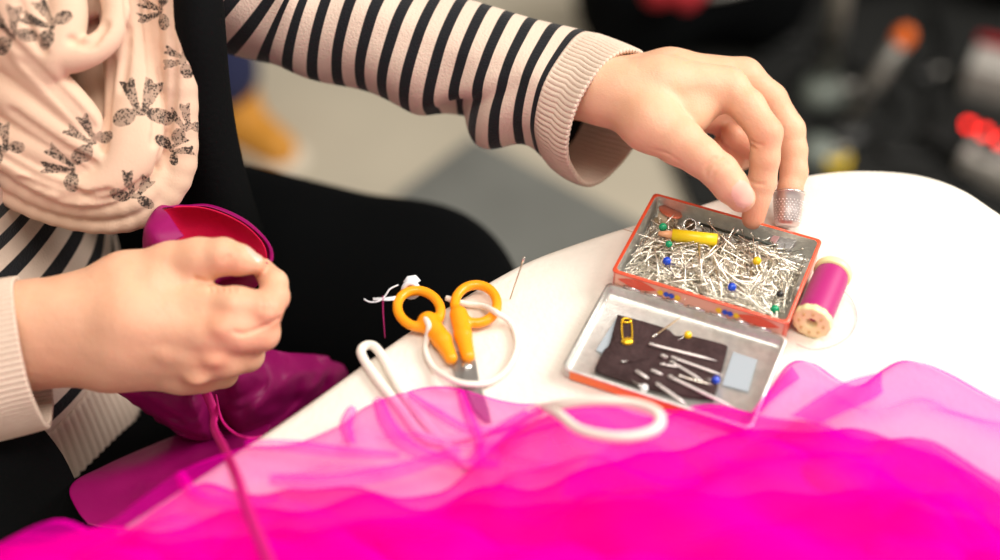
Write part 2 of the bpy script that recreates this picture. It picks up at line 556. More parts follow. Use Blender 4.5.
def relax(V, F, it=2, f=0.5):
    n = len(V)
    e = np.concatenate([F[:, [0, 1]], F[:, [1, 2]], F[:, [2, 3]], F[:, [3, 0]]])
    for _ in range(it):
        s = np.zeros_like(V); c = np.zeros(n)
        for a, b in ((0, 1), (1, 0)):
            for k in range(3): s[:, k] += np.bincount(e[:, a], V[e[:, b], k], n)
            c += np.bincount(e[:, a], minlength=n)
        V = V * (1 - f) + f * s / c[:, None]
    return V

#@@SETTING
# ------------------------------------------------------------------ floor and mats
def slab(name, pts, z0, z1, m, kind=None, bev=0.0):
    bm = bmesh.new()
    top = [bm.verts.new((x, y, z1)) for x, y in pts]
    bot = [bm.verts.new((x, y, z0)) for x, y in pts]
    bm.faces.new(top); bm.faces.new(list(reversed(bot)))
    n = len(pts)
    for i in range(n):
        bm.faces.new((top[i], bot[i], bot[(i + 1) % n], top[(i + 1) % n]))
    recalc(bm)
    o = obj(name, bm, m, smooth=False)
    if kind: o['kind'] = kind
    return o

def Fl(px, py, z=0.0):
    p = T(px, py, z - Z0)
    return (p.x, p.y)

slab('floor', [(-3, -2.2), (3.2, -2.2), (3.2, 4.2), (-3, 4.2)], -0.05, 0.0, M['floor'], 'structure')
slab('wall_back', [(-3, 4.1), (3.2, 4.1), (3.2, 4.2), (-3, 4.2)], 0.0, 3.0, mat('wall_paint', (0.55, 0.50, 0.42), rough=0.9), 'structure')
slab('wall_left', [(-3, -2.2), (-2.9, -2.2), (-2.9, 4.1), (-3, 4.1)], 0.0, 3.0, mat('wall_paint', (0.55, 0.50, 0.42), rough=0.9), 'structure')
g0 = Fl(474, 140); g1 = Fl(395, 200)
e1 = Vector((g1[0] - g0[0], g1[1] - g0[1])).normalized()
e2 = Vector((-e1.y, e1.x))
gm = [Vector(g0), Vector(g0) + e1 * 0.9, Vector(g0) + e1 * 0.9 + e2 * 1.0, Vector(g0) + e2 * 1.0]
tag(slab('carpet_tile', [tuple(v) for v in gm], 0.0, 0.008, M['mat_grey']),
    'grey carpet piece lying on the pale floor behind the table', 'carpet')
bmat = [Fl(628, 62), Fl(690, 215), Fl(1120, 260), (2.4, 1.0), (2.4, 3.4), (0.28, 3.4), Fl(612, -30)]
tag(slab('floor_mat', bmat, 0.008, 0.014, M['mat_black']),
    'large black floor mat under the clutter at far right', 'mat')

# ------------------------------------------------------------------ padded table
def make_table():
    px = [(250, 442), (300, 408), (350, 372), (400, 336), (450, 304), (520, 264), (580, 241), (640, 222), (700, 204),
          (760, 185), (810, 174), (860, 170), (915, 174), (960, 188), (1000, 213)]
    pts = [T(a, b, -0.004) for a, b in px]
    pts = [(p.x, p.y) for p in pts]
    pts += [(0.345, 0.005), (0.385, -0.09), (0.385, -0.21), (0.32, -0.33), (0.18, -0.40), (0.0, -0.425), (-0.17, -0.42),
            (-0.29, -0.385), (-0.325, -0.32), (-0.28, -0.25), (-0.20, -0.18)]
    C = [np.array(p) for p in catmull([(a, b, 0) for a, b in pts], 160, closed=True)]
    C = np.array(C)[:, :2]
    nx = np.roll(C, -1, 0) - np.roll(C, 1, 0)
    nrm = np.stack([nx[:, 1], -nx[:, 0]], 1); nrm /= np.linalg.norm(nrm, axis=1)[:, None]
    cen = C.mean(0)
    if ((C - cen) * nrm).sum() < 0: nrm = -nrm
    prof = [(-0.0085, 0.0), (-0.0045, -0.0012), (-0.0015, -0.004), (0.0, -0.008), (0.0, -0.022), (-0.002, -0.027), (-0.007, -0.030)]
    t = thing('padded_table', (0.05, -0.15, 0.0), 'cream cotton-covered padded table with a rounded far corner', 'table')
    bm = bmesh.new()
    R = [[(c[0] + n[0] * o, c[1] + n[1] * o, Z0 + z) for c, n in zip(C, nrm)] for o, z in prof]
    # inner rings for a gently uneven surface
    inner = []
    for s in (0.05, 0.3, 0.55, 0.8):
        inner.append([(cen[0] + (c[0] - cen[0]) * s, cen[1] + (c[1] - cen[1]) * s, Z0 + 0.0003 * math.sin(40 * c[0] + 9 * s)) for c in C])
    rings(bm, inner + R, caps=True)
    recalc(bm)
    obj('padded_top', bm, M['pad'], t)
    bm = bmesh.new()
    rings(bm, [[(cen[0] + (c[0] - cen[0]) * 0.93, cen[1] + (c[1] - cen[1]) * 0.93, Z0 + z) for c in C] for z in (-0.0305, -0.046)])
    recalc(bm)
    obj('board', bm, M['wood'], t, smooth=False)
    for dx, dy in ((-0.17, -0.14), (0.22, -0.14), (0.10, 0.08), (0.10, -0.18)):
        bm = bmesh.new()
        lathe(bm, [(0.014, 0.012), (0.016, 0.02), (0.020, Z0 - 0.047)], 20)
        o = obj('leg', bm, M['wood'], t); o.location = (t.location.x + dx, t.location.y + dy, 0)
        o.location = (0.0 + dx + 0.05, dy - 0.15, 0)
        bm = bmesh.new(); lathe(bm, [(0.018, 0.0), (0.019, 0.012), (0.013, 0.0125)], 20)
        f = obj('foot', bm, M['dark_plastic'], None); f.parent = o
    return t
make_table()

#@@TIN
# ------------------------------------------------------------------ pin tin
def quad_frame(tl, tr, br, bl):
    """best rectangle through four world points"""
    P = [np.array(p) for p in (tl, tr, br, bl)]
    c = sum(P) / 4
    ex = (P[1] - P[0] + P[2] - P[3]); w = np.linalg.norm(ex) / 2; ex /= np.linalg.norm(ex)
    ey = (P[0] - P[3] + P[1] - P[2]); l = np.linalg.norm(ey) / 2
    ez = np.array([0, 0, 1.0])
    ey2 = np.cross(ez, ex)
    return Vector(c), Vector(ex), Vector(ey2), w, l

TR_H = 0.017
tc_, tx_, ty_, TW, TL = quad_frame(T(655, 194, TR_H), T(822, 241, TR_H), T(787, 324, TR_H), T(612, 271, TR_H))
LW_H = 0.0082
TMAT = Matrix(((tx_.x, ty_.x, 0, tc_.x), (tx_.y, ty_.y, 0, tc_.y), (0, 0, 1, Z0 + 0.0005), (0, 0, 0, 1)))

def rrect(w, l, r, n=5):
    out = []
    for cx, cy, a0 in ((w / 2 - r, l / 2 - r, 0), (-w / 2 + r, l / 2 - r, PI / 2), (-w / 2 + r, -l / 2 + r, PI), (w / 2 - r, -l / 2 + r, 1.5 * PI)):
        for i in range(n + 1):
            a = a0 + PI / 2 * i / n
            out.append((cx + r * math.cos(a), cy + r * math.sin(a)))
    return out

def tin_box(w, l, h, r, wall, parent, y0, names):
    # painted outside with a rolled rim; bare inside
    bm = bmesh.new()
    R = []
    for ins, z in ((0.0015, 0.0), (0.0, 0.0015), (0.0, h - 0.0012), (-0.0006, h - 0.0006), (-0.0004, h), (wall * 0.9, h)):
        R.append([(x, y + y0, z) for x, y in rrect(w - 2 * ins, l - 2 * ins, r)])
    rings(bm, R, caps=False)
    bm.verts.ensure_lookup_table()
    bm.faces.new(list(reversed(bm.verts[:len(R[0])])))
    recalc(bm)
    child(names[0], bm, M['tin'] if names[0] == 'lid' else M['tin_red'], parent)
    bm = bmesh.new()
    R = []
    for ins, z in ((wall * 0.9, h - 0.0001), (wall, h - 0.0012), (wall, 0.0022), (wall + 0.0015, 0.0011)):
        R.append([(x, y + y0, z) for x, y in rrect(w - 2 * ins, l - 2 * ins, max(r - ins * 0.5, 0.001))])
    rings(bm, R, caps=False)
    bm.verts.ensure_lookup_table()
    bm.faces.new(bm.verts[-len(R[0]):])
    recalc(bm)
    child(names[1], bm, M['tin'], parent)

def make_tin():
    t = thing('pin_tin', tuple(TMAT.translation), 'open hinged metal pin tin with orange-red rim full of pins', 'tin')
    t.rotation_euler = TMAT.to_euler()
    tin_box(TW, TL, TR_H, 0.0028, 0.0016, t, 0.0, ('tray', 'tray_lining'))
    lid = TL * 0.97
    ly = -TL / 2 - 0.0015 - lid / 2
    tin_box(TW + 0.003, lid, LW_H, 0.0035, 0.0010, t, ly, ('lid', 'lid_lining'))
    # hinge
    bm = bmesh.new()
    for k in range(-3, 4):
        x0 = k * TW / 8
        tube(bm, [(x0 - TW / 20, -TL / 2 - 0.0009, LW_H + 0.0004), (x0 + TW / 20, -TL / 2 - 0.0009, LW_H + 0.0004)], 0.0009, 8)
    child('hinge', bm, M['silver'], t)
    yl = ly - lid / 2 - 0.0002
    bm = bmesh.new()
    box(bm, (TW - 0.006, 0.0004, LW_H - 0.0018), Matrix.Translation((0, yl, LW_H / 2 + 0.0002)))
    child('painted_edge', bm, mat('orange_edge_paint', (0.85, 0.24, 0.05), 0.4), t, smooth=False, label='orange painted front edge of the lid')
    # printed band on the near wall of the tray: cream strip, orange swashes, blue and yellow lozenges
    y = -TL / 2 - 0.0004
    def strip(name, x0, x1, z0, z1, m, dy=0.0, wav=0.0):
        bm = bmesh.new(); n = 14
        lo, hi = [], []
        for i in range(n + 1):
            f = i / n; x = x0 + (x1 - x0) * f
            s = wav * math.sin(f * PI)
            lo.append(bm.verts.new((x, y - dy, z0 + (z1 - z0) * 0.5 * (1 - s) * (1 if wav else 0))))
            hi.append(bm.verts.new((x, y - dy, z1 - (z1 - z0) * 0.5 * (1 - s) * (1 if wav else 0))))
        for i in range(n): bm.faces.new((lo[i], lo[i + 1], hi[i + 1], hi[i]))
        o = child(name, bm, m, t, smooth=False); solidify(o, 0.0002)
        return o
    hw = TW / 2
    strip('printed_band', -hw + 0.002, hw - 0.002, LW_H - 0.001, TR_H - 0.0008, mat('printed_cream', (0.88, 0.50, 0.36), 0.4))
    for x0, x1 in ((-hw + 0.004, -0.024), (0.022, hw - 0.004)):
        strip('printed_swash', x0, x1, LW_H + 0.001, TR_H - 0.001, M['tin_red'], 0.0004, 1.0)
    for x0 in (-0.0235, 0.0105):
        for q, (dx, m) in enumerate(((0, 'paint_yellow'), (0.0035, 'blue'), (0.0065, 'blue'), (0.010, 'paint_yellow'))):
            strip('printed_lozenge', x0 + dx, x0 + dx + 0.004, LW_H + 0.002, TR_H - 0.003, M[m], 0.0006, 1.0)
    return t, ly, lid
TIN, LID_Y, LID_L = make_tin()

def loc2w(x, y, z): return TMAT @ Vector((x, y, z))
def w2l(p): return TMAT.inverted() @ Vector(p)

# ---- pins
def pin_mesh(L, r, head):
    bm = bmesh.new()
    lathe(bm, [(0.00003, 0.0), (r, 0.003), (r, L)], 6)
    lathe(bm, [(0.0003, L - 0.0003), (head, L), (head, L + 0.0004), (head * 0.4, L + 0.0007)], 10)
    return bm
_first = None
def pin_thing(label, group):
    global _first
    if _first is None:
        me = bpy.data.meshes.new('dressmaking_pin')
        bm = pin_mesh(0.031, 0.00034, 0.0008); recalc(bm); bm.to_mesh(me); bm.free()
        finish(me); me.materials.append(M['pin_steel'])
        _first = bpy.data.objects.new('steel_pin', me)
        o = _first
    else:
        o = _first.copy()
    COL.objects.link(o)
    tag(o, label, 'pin', group)
    return o

def lay(o, mid, ang, tilt, L):
    d = Vector((math.cos(ang) * math.cos(tilt), math.sin(ang) * math.cos(tilt), math.sin(tilt)))
    dw = (TMAT.to_3x3() @ d).normalized()
    o.rotation_mode = 'QUATERNION'
    o.rotation_quaternion = dw.to_track_quat('Z', 'X')
    o.location = loc2w(*mid) - dw * (L / 2)

hw_, hl_ = TW / 2 - 0.003, TL / 2 - 0.003
def in_tray(Lh, amin=None):
    for _ in range(400):
        a = random.gauss(-0.62, 0.55) if random.random() < 0.6 else random.uniform(0, PI * 2)
        if random.random() < 0.5: a += PI
        x = random.uniform(-hw_, hw_); y = random.uniform(-hl_, hl_ - 0.009)
        if abs(x) + abs(math.cos(a)) * Lh < hw_ and abs(y) + abs(math.sin(a)) * Lh < hl_:
            if y > hl_ - 0.02 and x < 0.012 and random.random() < 0.75: continue
            return x, y, a
    return 0, 0, 0.3
for i in range(295):
    o = pin_thing('plain steel pin lying in the heap in the open tin', 'steel pins heaped in the tin')
    x, y, a = in_tray(0.0155)
    z = 0.0095 + 0.0050 * random.random() * (1 - 0.3 * abs(x) / hw_)
    lay(o, (x, y, z), a, random.gauss(0, 0.06), 0.031)
# the uncounted remainder under them
bm = bmesh.new()
for i in range(800):
    x, y, a = in_tray(0.0155)
    z = random.uniform(0.0040, 0.0112)
    d = Vector((math.cos(a), math.sin(a), random.gauss(0, 0.03)))
    tube(bm, [Vector((x, y, z)) - d * 0.0155, Vector((x, y, z)) + d * 0.0155], 0.00035, 5)
o = obj('pin_heap', bm, M['pin_steel']); o.matrix_world = TMAT
tag(o, 'deep layer of steel pins filling the bottom of the tin', 'pins', kind='stuff')

def bead_pin(px, py, h, ang, tilt, bead, label, L=0.030, rb=0.0025):
    p = T(px, py, h)
    d = Vector((math.cos(ang) * math.cos(tilt), math.sin(ang) * math.cos(tilt), math.sin(tilt)))
    t = thing('ball_head_pin', tuple(p), label, 'pin')
    bm = bmesh.new(); tube(bm, [d * rb * 0.5, d * (L - 0.002), d * L], lambda f: 0.00033 if f < 0.9 else 0.00006, 6)
    child('shaft', bm, M['pin_steel'], t)
    bm = bmesh.new(); sphere(bm, (0, 0, 0), rb, 16)
    child('bead', bm, M[bead], t)
    return t
bead_pin(663, 227, 0.0158, -0.5, -0.08, 'green', 'green ball-headed pin beside the bobbin at the top of the tin')
bead_pin(669, 244, 0.0158, 2.6, -0.08, 'green', 'green ball-headed pin just under the yellow tube', rb=0.0021)
bead_pin(667, 261, 0.0158, -1.3, -0.1, 'blue', 'blue ball-headed pin at the left of the pin heap')
bead_pin(757, 261, 0.0158, 0.3, -0.1, 'yellow_bead', 'yellow ball-headed pin at the right of the pin heap')
bead_pin(732, 287, 0.0158, 2.2, -0.1, 'blue', 'blue ball-headed pin in the middle of the pin heap')
bead_pin(780, 294, 0.0158, 1.9, -0.1, 'black_bead', 'black ball-headed pin near the right wall of the tin', rb=0.0021)
bead_pin(775, 309, 0.0115, 2.9, -0.08, 'green', 'green ball-headed pin in the near right corner of the tin')
bead_pin(799, 289, 0.0115, 2.4, -0.1, 'white_bead', 'white ball-headed pin against the right wall of the tin', rb=0.0016)

# yellow tube
a_, b_ = T(672, 235, 0.015), T(717, 240, 0.015)
t = thing('lead_tube', tuple(a_), 'short yellow plastic tube lying on the pins in the tin', 'tube')
bm = bmesh.new(); tube(bm, [a_ - a_, (b_ - a_) * 0.5, b_ - a_], 0.0037, 18, caps=True); child('tube_body', bm, M['paint_yellow'], t)
dd = (b_ - a_).normalized()
bm = bmesh.new(); tube(bm, [(b_ - a_), (b_ - a_) + dd * 0.0012], 0.003, 18); child('end_plug', bm, M['copper'], t)
bm = bmesh.new(); tube(bm, [-dd * 0.008, Vector((0, 0, 0))], lambda f: 0.0012 + 0.0016 * f, 14); child('tip', bm, mat('peach_plastic', (0.85, 0.42, 0.22), 0.4), t)

# bobbin
c = T(668, 218, 0.0085)
t = thing('bobbin', tuple(c), 'small bobbin with brown thread in the top left corner of the tin', 'bobbin')
ax = Matrix.Rotation(math.radians(18), 4, 'Y') @ Matrix.Rotation(math.radians(-14), 4, 'X')
for z in (-0.0042, 0.0038):
    bm = bmesh.new(); lathe(bm, [(0.0018, z), (0.0072, z), (0.0075, z + 0.0003), (0.0072, z + 0.0007), (0.0018, z + 0.0007)], 28, ax); child('flange', bm, mat('red_bronze', (0.50, 0.13, 0.07), 0.35, 0.5) if z > 0 else M['copper'], t, label='orange-red bobbin disc' if z > 0 else 'bronze bobbin disc')
bm = bmesh.new(); lathe(bm, [(0.0055, -0.0034), (0.0064, 0.0), (0.0055, 0.0037)], 28, ax); child('wound_thread', bm, mat('beige_thread', (0.62, 0.47, 0.33), 0.8), t)
# snap fastener
c = T(690, 225, 0.0105)
t = thing('snap_fastener', tuple(c), 'small dark round snap fastener beside the bobbin', 'fastener')
bm = bmesh.new(); lathe(bm, [(0.0004, 0.0016), (0.0018, 0.0014), (0.0022, 0.0004), (0.0036, 0.0), (0.0036, -0.0006)], 20, Matrix.Rotation(0.6, 4, 'X')); child('cap', bm, mat('dark_bronze', (0.12, 0.08, 0.05), 0.35, 0.8), t)
bm = bmesh.new(); tube(bm, [(math.cos(a) * 0.0036, math.sin(a) * 0.0030, math.sin(a) * 0.002) for a in [2 * PI * k / 20 for k in range(20)]], 0.0004, 8, closed=True); child('rim', bm, M['silver'], t)
a_, b_ = T(700, 224, 0.0125), T(776, 246, 0.0125)  # thin dark bar along the far inner wall
t = thing('bar', tuple(a_), 'long dark bar lying along the far inner wall of the tin', 'bar')
bm = bmesh.new(); tube(bm, [Vector(), (b_ - a_) * 0.9, b_ - a_], lambda f: 0.0009 if f < 0.9 else 0.0003, 8); child('shaft', bm, mat('dark_steel', (0.06, 0.07, 0.06), 0.4, 0.6), t)
bm = bmesh.new(); tube(bm, [Vector(), -(b_ - a_) * 0.04], 0.0013, 8); child('eye', bm, M['silver'], t)  # short silver stub at the bar's left end
# clear plastic case
c = T(783, 240, 0.011)
t = thing('plastic_case', tuple(c), 'small clear plastic case wedged in the far right of the tin', 'case')
mt = Matrix.Rotation(-0.7, 4, 'Z') @ Matrix.Rotation(0.5, 4, 'X')
bm = bmesh.new(); box(bm, (0.015, 0.009, 0.0035), mt, 0.0007); child('case_body', bm, M['clear'], t, smooth=False)
bm = bmesh.new(); box(bm, (0.004, 0.0095, 0.004), mt @ Matrix.Translation((-0.004, 0, 0)), 0.0004); child('clasp', bm, mat('pink_clear', (0.9, 0.5, 0.5), 0.2, transmission=0.5), t, smooth=False)

# ------------------------------------------------------------------ felt pad with needles in the lid
LF = 0.0030
def LP(px, py, up=0.0):      # point in the lid, on the felt level
    return T(px, py, 0.0005 + 0.0016 + up)
def patch(name, pts, th, m, label=None, cat=None, bump=0.0):
    pts = [LP(*p) for p in pts]
    c = sum(pts, Vector()) / len(pts)
    t = bmesh.new()
    n = len(pts)
    out = catmull([tuple(p - c) for p in pts], n * 6, closed=True) if bump else [np.array(p - c) for p in pts]
    m_ = len(out)
    rr = []
    for s, z in ((1.0, 0.0), (1.01, th * 0.5), (0.985, th), (0.7, th * (1 + bump)), (0.35, th * (1 + bump)), (0.03, th)):
        rr.append([(q[0] * s, q[1] * s, z) for q in out])
    rings(t, rr); recalc(t)
    o = obj(name, t, m, smooth=bool(bump)); o.location = c
    if label: tag(o, label, cat)
    return o
patch('tape_strip', [(596, 350), (618, 316), (628, 320), (606, 356)], 0.0003, M['tape_dull'], 'pale tape strip under the left edge of the brown felt pad', 'tape')
patch('tape_strip', [(722, 385), (733, 352), (757, 360), (748, 392)], 0.0003, M['tape_dull'], 'pale tape strip to the right of the brown felt pad', 'tape')
patch('felt_pad', [(597, 366), (596, 371), (602, 375), (660, 393), (708, 400), (714, 396), (726, 352), (725, 348), (722, 346), (690, 338), (676, 338), (664, 330), (622, 318), (617, 320), (610, 345), (604, 352)], 0.0021, M['felt'],
      'dark brown felt pad holding needles in the tin lid', 'felt pad', bump=0.25)

def needle(p0, p1, r, label, m='needle', h0=0.0035, h1=0.0035):
    a, b = LP(*p0, h0), LP(*p1, h1)
    t = thing('sewing_needle', tuple(a), label, 'needle', 'needles stuck in the felt pad')
    n = b - a
    bm = bmesh.new(); tube(bm, [n * f for f in (0, 0.06, 0.75, 1.0)], lambda f: r * (0.85, 1.0, 1.0, 0.15)[min(3, int(round(f * 3)))], 8)
    child('shaft', bm, M[m], t)
    u = n.normalized()
    side = u.cross(Vector((0, 0, 1))).normalized()
    bm = bmesh.new()
    tube(bm, [u * (0.0022 + 0.0016 * math.cos(a_)) + side * 0.0005 * math.sin(a_) + Vector((0, 0, r)) for a_ in [2 * PI * k / 16 for k in range(16)]], 0.00025, 6, closed=True)
    child('eye', bm, M['silver'], t)
needle((649, 344), (717, 361), 0.00085, 'long thick silver needle, topmost across the brown felt')
needle((671, 357), (724, 376), 0.00075, 'silver needle second from the top, pointing at the blue bead')
needle((670, 361), (703, 381), 0.0007, 'silver needle slanting just below the second one')
needle((668, 376), (735, 408), 0.00085, 'long silver needle running off the lower right of the felt')
needle((656, 383), (686, 404), 0.0009, 'thick silver needle at the lower edge of the felt')
needle((636, 371), (649, 379), 0.0009, 'short bit of silver needle at the lower left of the felt')
needle((651, 370), (663, 375), 0.0008, 'short bit of silver needle in the middle of the felt')
needle((661, 355), (667, 358), 0.0009, 'tiny bit of silver needle near the centre of the felt')
needle((660, 364), (678, 367), 0.0006, 'dim grey needle stub between the short bits')
needle((678, 376), (713, 385), 0.0007, 'dull grey needle under the long one at right', m='pin_steel')
needle((620, 363), (650, 358), 0.0008, 'brownish needle lying at the left of the felt', m='felt', h0=0.0028, h1=0.0028)
needle((652, 338), (682, 316), 0.00045, 'thin upright needle leaning off the top edge of the felt', m='copper', h0=0.003, h1=0.006)
def bead2(px, py, ang, bead, label, rb=0.0023, L=0.02):
    p = LP(px, py, 0.003)
    t = thing('ball_head_pin', tuple(p), label, 'pin')
    d = Vector((math.cos(ang), math.sin(ang), -0.05)).normalized()
    bm = bmesh.new(); tube(bm, [d * rb * 0.5, d * L], 0.00035, 6); child('shaft', bm, M['silver'], t)
    bm = bmesh.new(); sphere(bm, (0, 0, 0), rb, 18); child('bead', bm, M[bead], t)
bead2(688, 335, -2.6, 'yellow_bead', 'yellow ball-headed pin above the notch of the felt pad', L=0.007)
bead2(716, 380, 3.0, 'blue', 'blue ball-headed pin at the right edge of the felt pad', L=0.006)
bead2(644, 388, 2.4, 'white_bead', 'white ball-headed pin under the lower edge of the felt pad', L=0.008)

# gold safety pin
c = LP(627, 331, 0.003)
u = (LP(628, 342, 0.003) - LP(627, 320, 0.003)); Ls = u.length; u.normalize(); s = Vector((0, 0, 1)).cross(u).normalized()
t = thing('safety_pin', tuple(c), 'small gold safety pin clipped on the top left of the felt', 'safety pin')
bm = bmesh.new()
path = [s * 0.0026 - u * Ls * 0.45, s * 0.0028 + u * 0, s * 0.0022 + u * Ls * 0.42, u * Ls * 0.52, -s * 0.0022 + u * Ls * 0.42, -s * 0.0028, -s * 0.0026 - u * Ls * 0.45]
tube(bm, catmull([tuple(q) for q in path], 30), 0.0005, 8); child('wire', bm, M['brass'], t)
bm = bmesh.new(); sphere(bm, tuple(u * Ls * 0.47), 0.0034, 16, (1.0, 0.8, 0.5)); child('clasp', bm, M['brass'], t)
bm = bmesh.new(); tube(bm, [(-u * Ls * 0.48 + s * 0.0024 * math.cos(a) + u * 0.0016 * math.sin(a)) for a in [2 * PI * k / 16 for k in range(16)]], 0.0007, 8, closed=True); child('coil', bm, M['brass'], t)

# ------------------------------------------------------------------ thread spool
def make_spool():
    near = T(811, 324, 0.0112); far = T(834, 270, 0.0112)
    L = (far - near).length
    t = thing('thread_spool', tuple(near), 'cream plastic spool of magenta thread lying beside the tin', 'thread spool')
    ax = (far - near).to_track_quat('Z', 'Y').to_matrix().to_4x4()
    R = 0.0108
    bm = bmesh.new()
    # scalloped near flange with centre hole
    rr = []
    for r, z in ((0.0030, 0.006), (0.0032, 0.0008), (0.0045, 0.0004), (0.0085, 0.0006), (R * 0.97, 0.0003), (R, 0.0012), (R, 0.0045), (R * 0.93, 0.0052), (0.006, 0.0055)):
        ring = []
        for j in range(64):
            a = 2 * PI * j / 64
            k = r * (1 + (0.025 * math.cos(12 * a) if r > 0.009 else 0))
            ring.append(ax @ Vector((k * math.cos(a), k * math.sin(a), z)))
        rr.append(ring)
    rings(bm, rr, caps=True); recalc(bm)
    child('end_cap', bm, M['spool_plastic'], t)
    for k in range(8):
        a = 2 * PI * k / 8
        bm = bmesh.new()
        lathe(bm, [(0.0009, -0.0001), (0.0009, 0.0007)], 10, ax @ Matrix.Translation((0.0068 * math.cos(a), 0.0068 * math.sin(a), 0)))
        child('hole_ring', bm, mat('amber_plastic', (0.75, 0.55, 0.22), 0.4), t)
    bm = bmesh.new()
    lathe(bm, [(0.006, L - 0.005), (R * 0.94, L - 0.0048), (R, L - 0.004), (R, L - 0.001), (R * 0.95, L), (0.003, L)], 48, ax); recalc(bm)
    child('end_cap', bm, M['spool_plastic'], t)
    m, nt, b = new_mat('magenta_thread')
    b.inputs['Base Color'].default_value = (0.44, 0.0, 0.17, 1); b.inputs['Roughness'].default_value = 0.5
    b.inputs['Sheen Weight'].default_value = 0.3
    bm = bmesh.new()
    n = 110
    prof = []
    for i in range(n + 1):
        f = i / n; z = 0.0052 + (L - 0.0102) * f
        prof.append((R * 0.915 + 0.00013 * math.sin(i * 2.6) - 0.0006 * abs(2 * f - 1) ** 6, z))
    lathe(bm, prof, 48, ax); recalc(bm)
    child('wound_thread', bm, m, t)
make_spool()
p = [T(842, 290, 0.006), T(852, 300, 0.001), T(857, 318, 0.0006), T(850, 335, 0.0006), T(832, 346, 0.0006), T(812, 349, 0.0006), T(797, 344, 0.0006)]
bm = bmesh.new(); tube(bm, catmull([tuple(q) for q in p], 50), 0.00016, 6)
tag(obj('loose_thread', bm, mat('pale_pink_thread', (0.72, 0.38, 0.45), 0.7)), 'fine pink thread end curling right of the spool', 'thread')

# ------------------------------------------------------------------ scissors
def make_scissors():
    h = 0.0045
    o0 = T(462, 350, 0)
    t = thing('scissors', tuple(o0), 'small orange-handled scissors lying by the left table edge', 'scissors')
    def pl(pts, hh=h): return [tuple(T(a, b, hh) - o0) for a, b in pts]
    def ring(cx, cy, ax_, ay_, rot, hh):
        return [(cx + ax_ * math.cos(a) * math.cos(rot) - ay_ * math.sin(a) * math.sin(rot),
                 cy + ax_ * math.cos(a) * math.sin(rot) + ay_ * math.sin(a) * math.cos(rot)) for a in [2 * PI * k / 40 for k in range(40)]]
    def handle(ringpts, stem, w, hh):
        f = Field(np.array(o0) - [0.06, 0.06, 0.01], np.array(o0) + [0.06, 0.07, 0.02], 0.0006)
        rp = [T(a, b, hh) for a, b in ringpts]
        for i in range(len(rp)):
            f.cone(rp[i], rp[(i + 1) % len(rp)], 0.0028, 0.0028, k=0.0002)
        sp = [T(a, b, hh) for a, b in stem]
        for i in range(len(sp) - 1):
            f.cone(sp[i], sp[i + 1], w[i], w[i + 1], k=0.002)
        V, F = f.mesh()
        V = relax(V, F, 2)
        return np_mesh('handle', V, F)
    me = handle(ring(419, 309, 22, 18, 0.35, h), [(428, 322), (442, 340), (451, 358)], (0.0060, 0.0052, 0.0036), h + 0.001)
    obj('handle', me, M['orange'], t)
    me = handle(ring(476, 304, 21, 19, 0.0, h), [(459, 315), (463, 335), (468, 356)], (0.0052, 0.0048, 0.0038), h + 0.001)
    obj('handle', me, M['orange'], t)
    for pts, hh in (([(448, 352), (462, 352), (477, 380), (484, 408), (487, 424), (470, 408), (457, 382)], 0.0022), ([(464, 352), (474, 352), (479, 382), (488, 408), (492, 426), (474, 408), (463, 382)], 0.0040)):
        bm = bmesh.new()
        P = pl(pts, hh)
        top = [bm.verts.new((x, y, z + 0.0007)) for x, y, z in P]; bot = [bm.verts.new((x, y, z - 0.0007)) for x, y, z in P]
        bm.faces.new(top); bm.faces.new(list(reversed(bot)))
        for i in range(len(P)): bm.faces.new((top[i], bot[i], bot[(i + 1) % len(P)], top[(i + 1) % len(P)]))
        recalc(bm); child('blade', bm, mat('blade_steel', (0.42, 0.40, 0.38), 0.38, 0.9), t, smooth=False)
    q = T(467, 366, 0.0048) - o0
    bm = bmesh.new(); lathe(bm, [(0.0028, 0), (0.0026, 0.0009), (0.0008, 0.0012)], 20, Matrix.Translation(q)); child('rivet', bm, M['silver'], t)
    return t
make_scissors()

def cord(name, pts, r, m, label, cat, n=90):
    P = [tuple(T(a, b, hh)) for a, b, hh in pts]
    bm = bmesh.new(); tube(bm, catmull(P, n), r, 12)
    o = obj(name, bm, m); tag(o, label, cat)
    return o
cord('white_cord', [(424, 316, 0.009), (429, 326, 0.010), (427, 338, 0.004), (426, 352, 0.003), (434, 368, 0.003), (450, 379, 0.0075), (468, 384, 0.0075), (490, 382, 0.003), (508, 368, 0.003), (517, 345, 0.003),
                    (511, 324, 0.003), (497, 313, 0.010), (482, 306, 0.004), (466, 304, 0.0025), (446, 298, 0.0025)], 0.0017, M['cord'], 'white cord threaded through the scissor handles', 'cord')
cord('white_cord', [(470, 468, 0.0026), (436, 435, 0.0026), (402, 392, 0.0026), (380, 353, 0.0026), (369, 345, 0.0026), (361, 352, 0.0026), (372, 372, 0.0026), (398, 405, 0.0026), (430, 440, 0.0026), (480, 432, 0.0026),
                    (515, 420, 0.004), (540, 408, 0.010), (558, 414, 0.026), (580, 430, 0.038), (615, 437, 0.045), (645, 434, 0.047), (660, 424, 0.047), (655, 411, 0.045), (630, 403, 0.040), (595, 401, 0.036), (565, 404, 0.028), (545, 408, 0.015)],
     0.0026, M['cord'], 'loose white cord looping on and under the pink tulle', 'cord', 160)

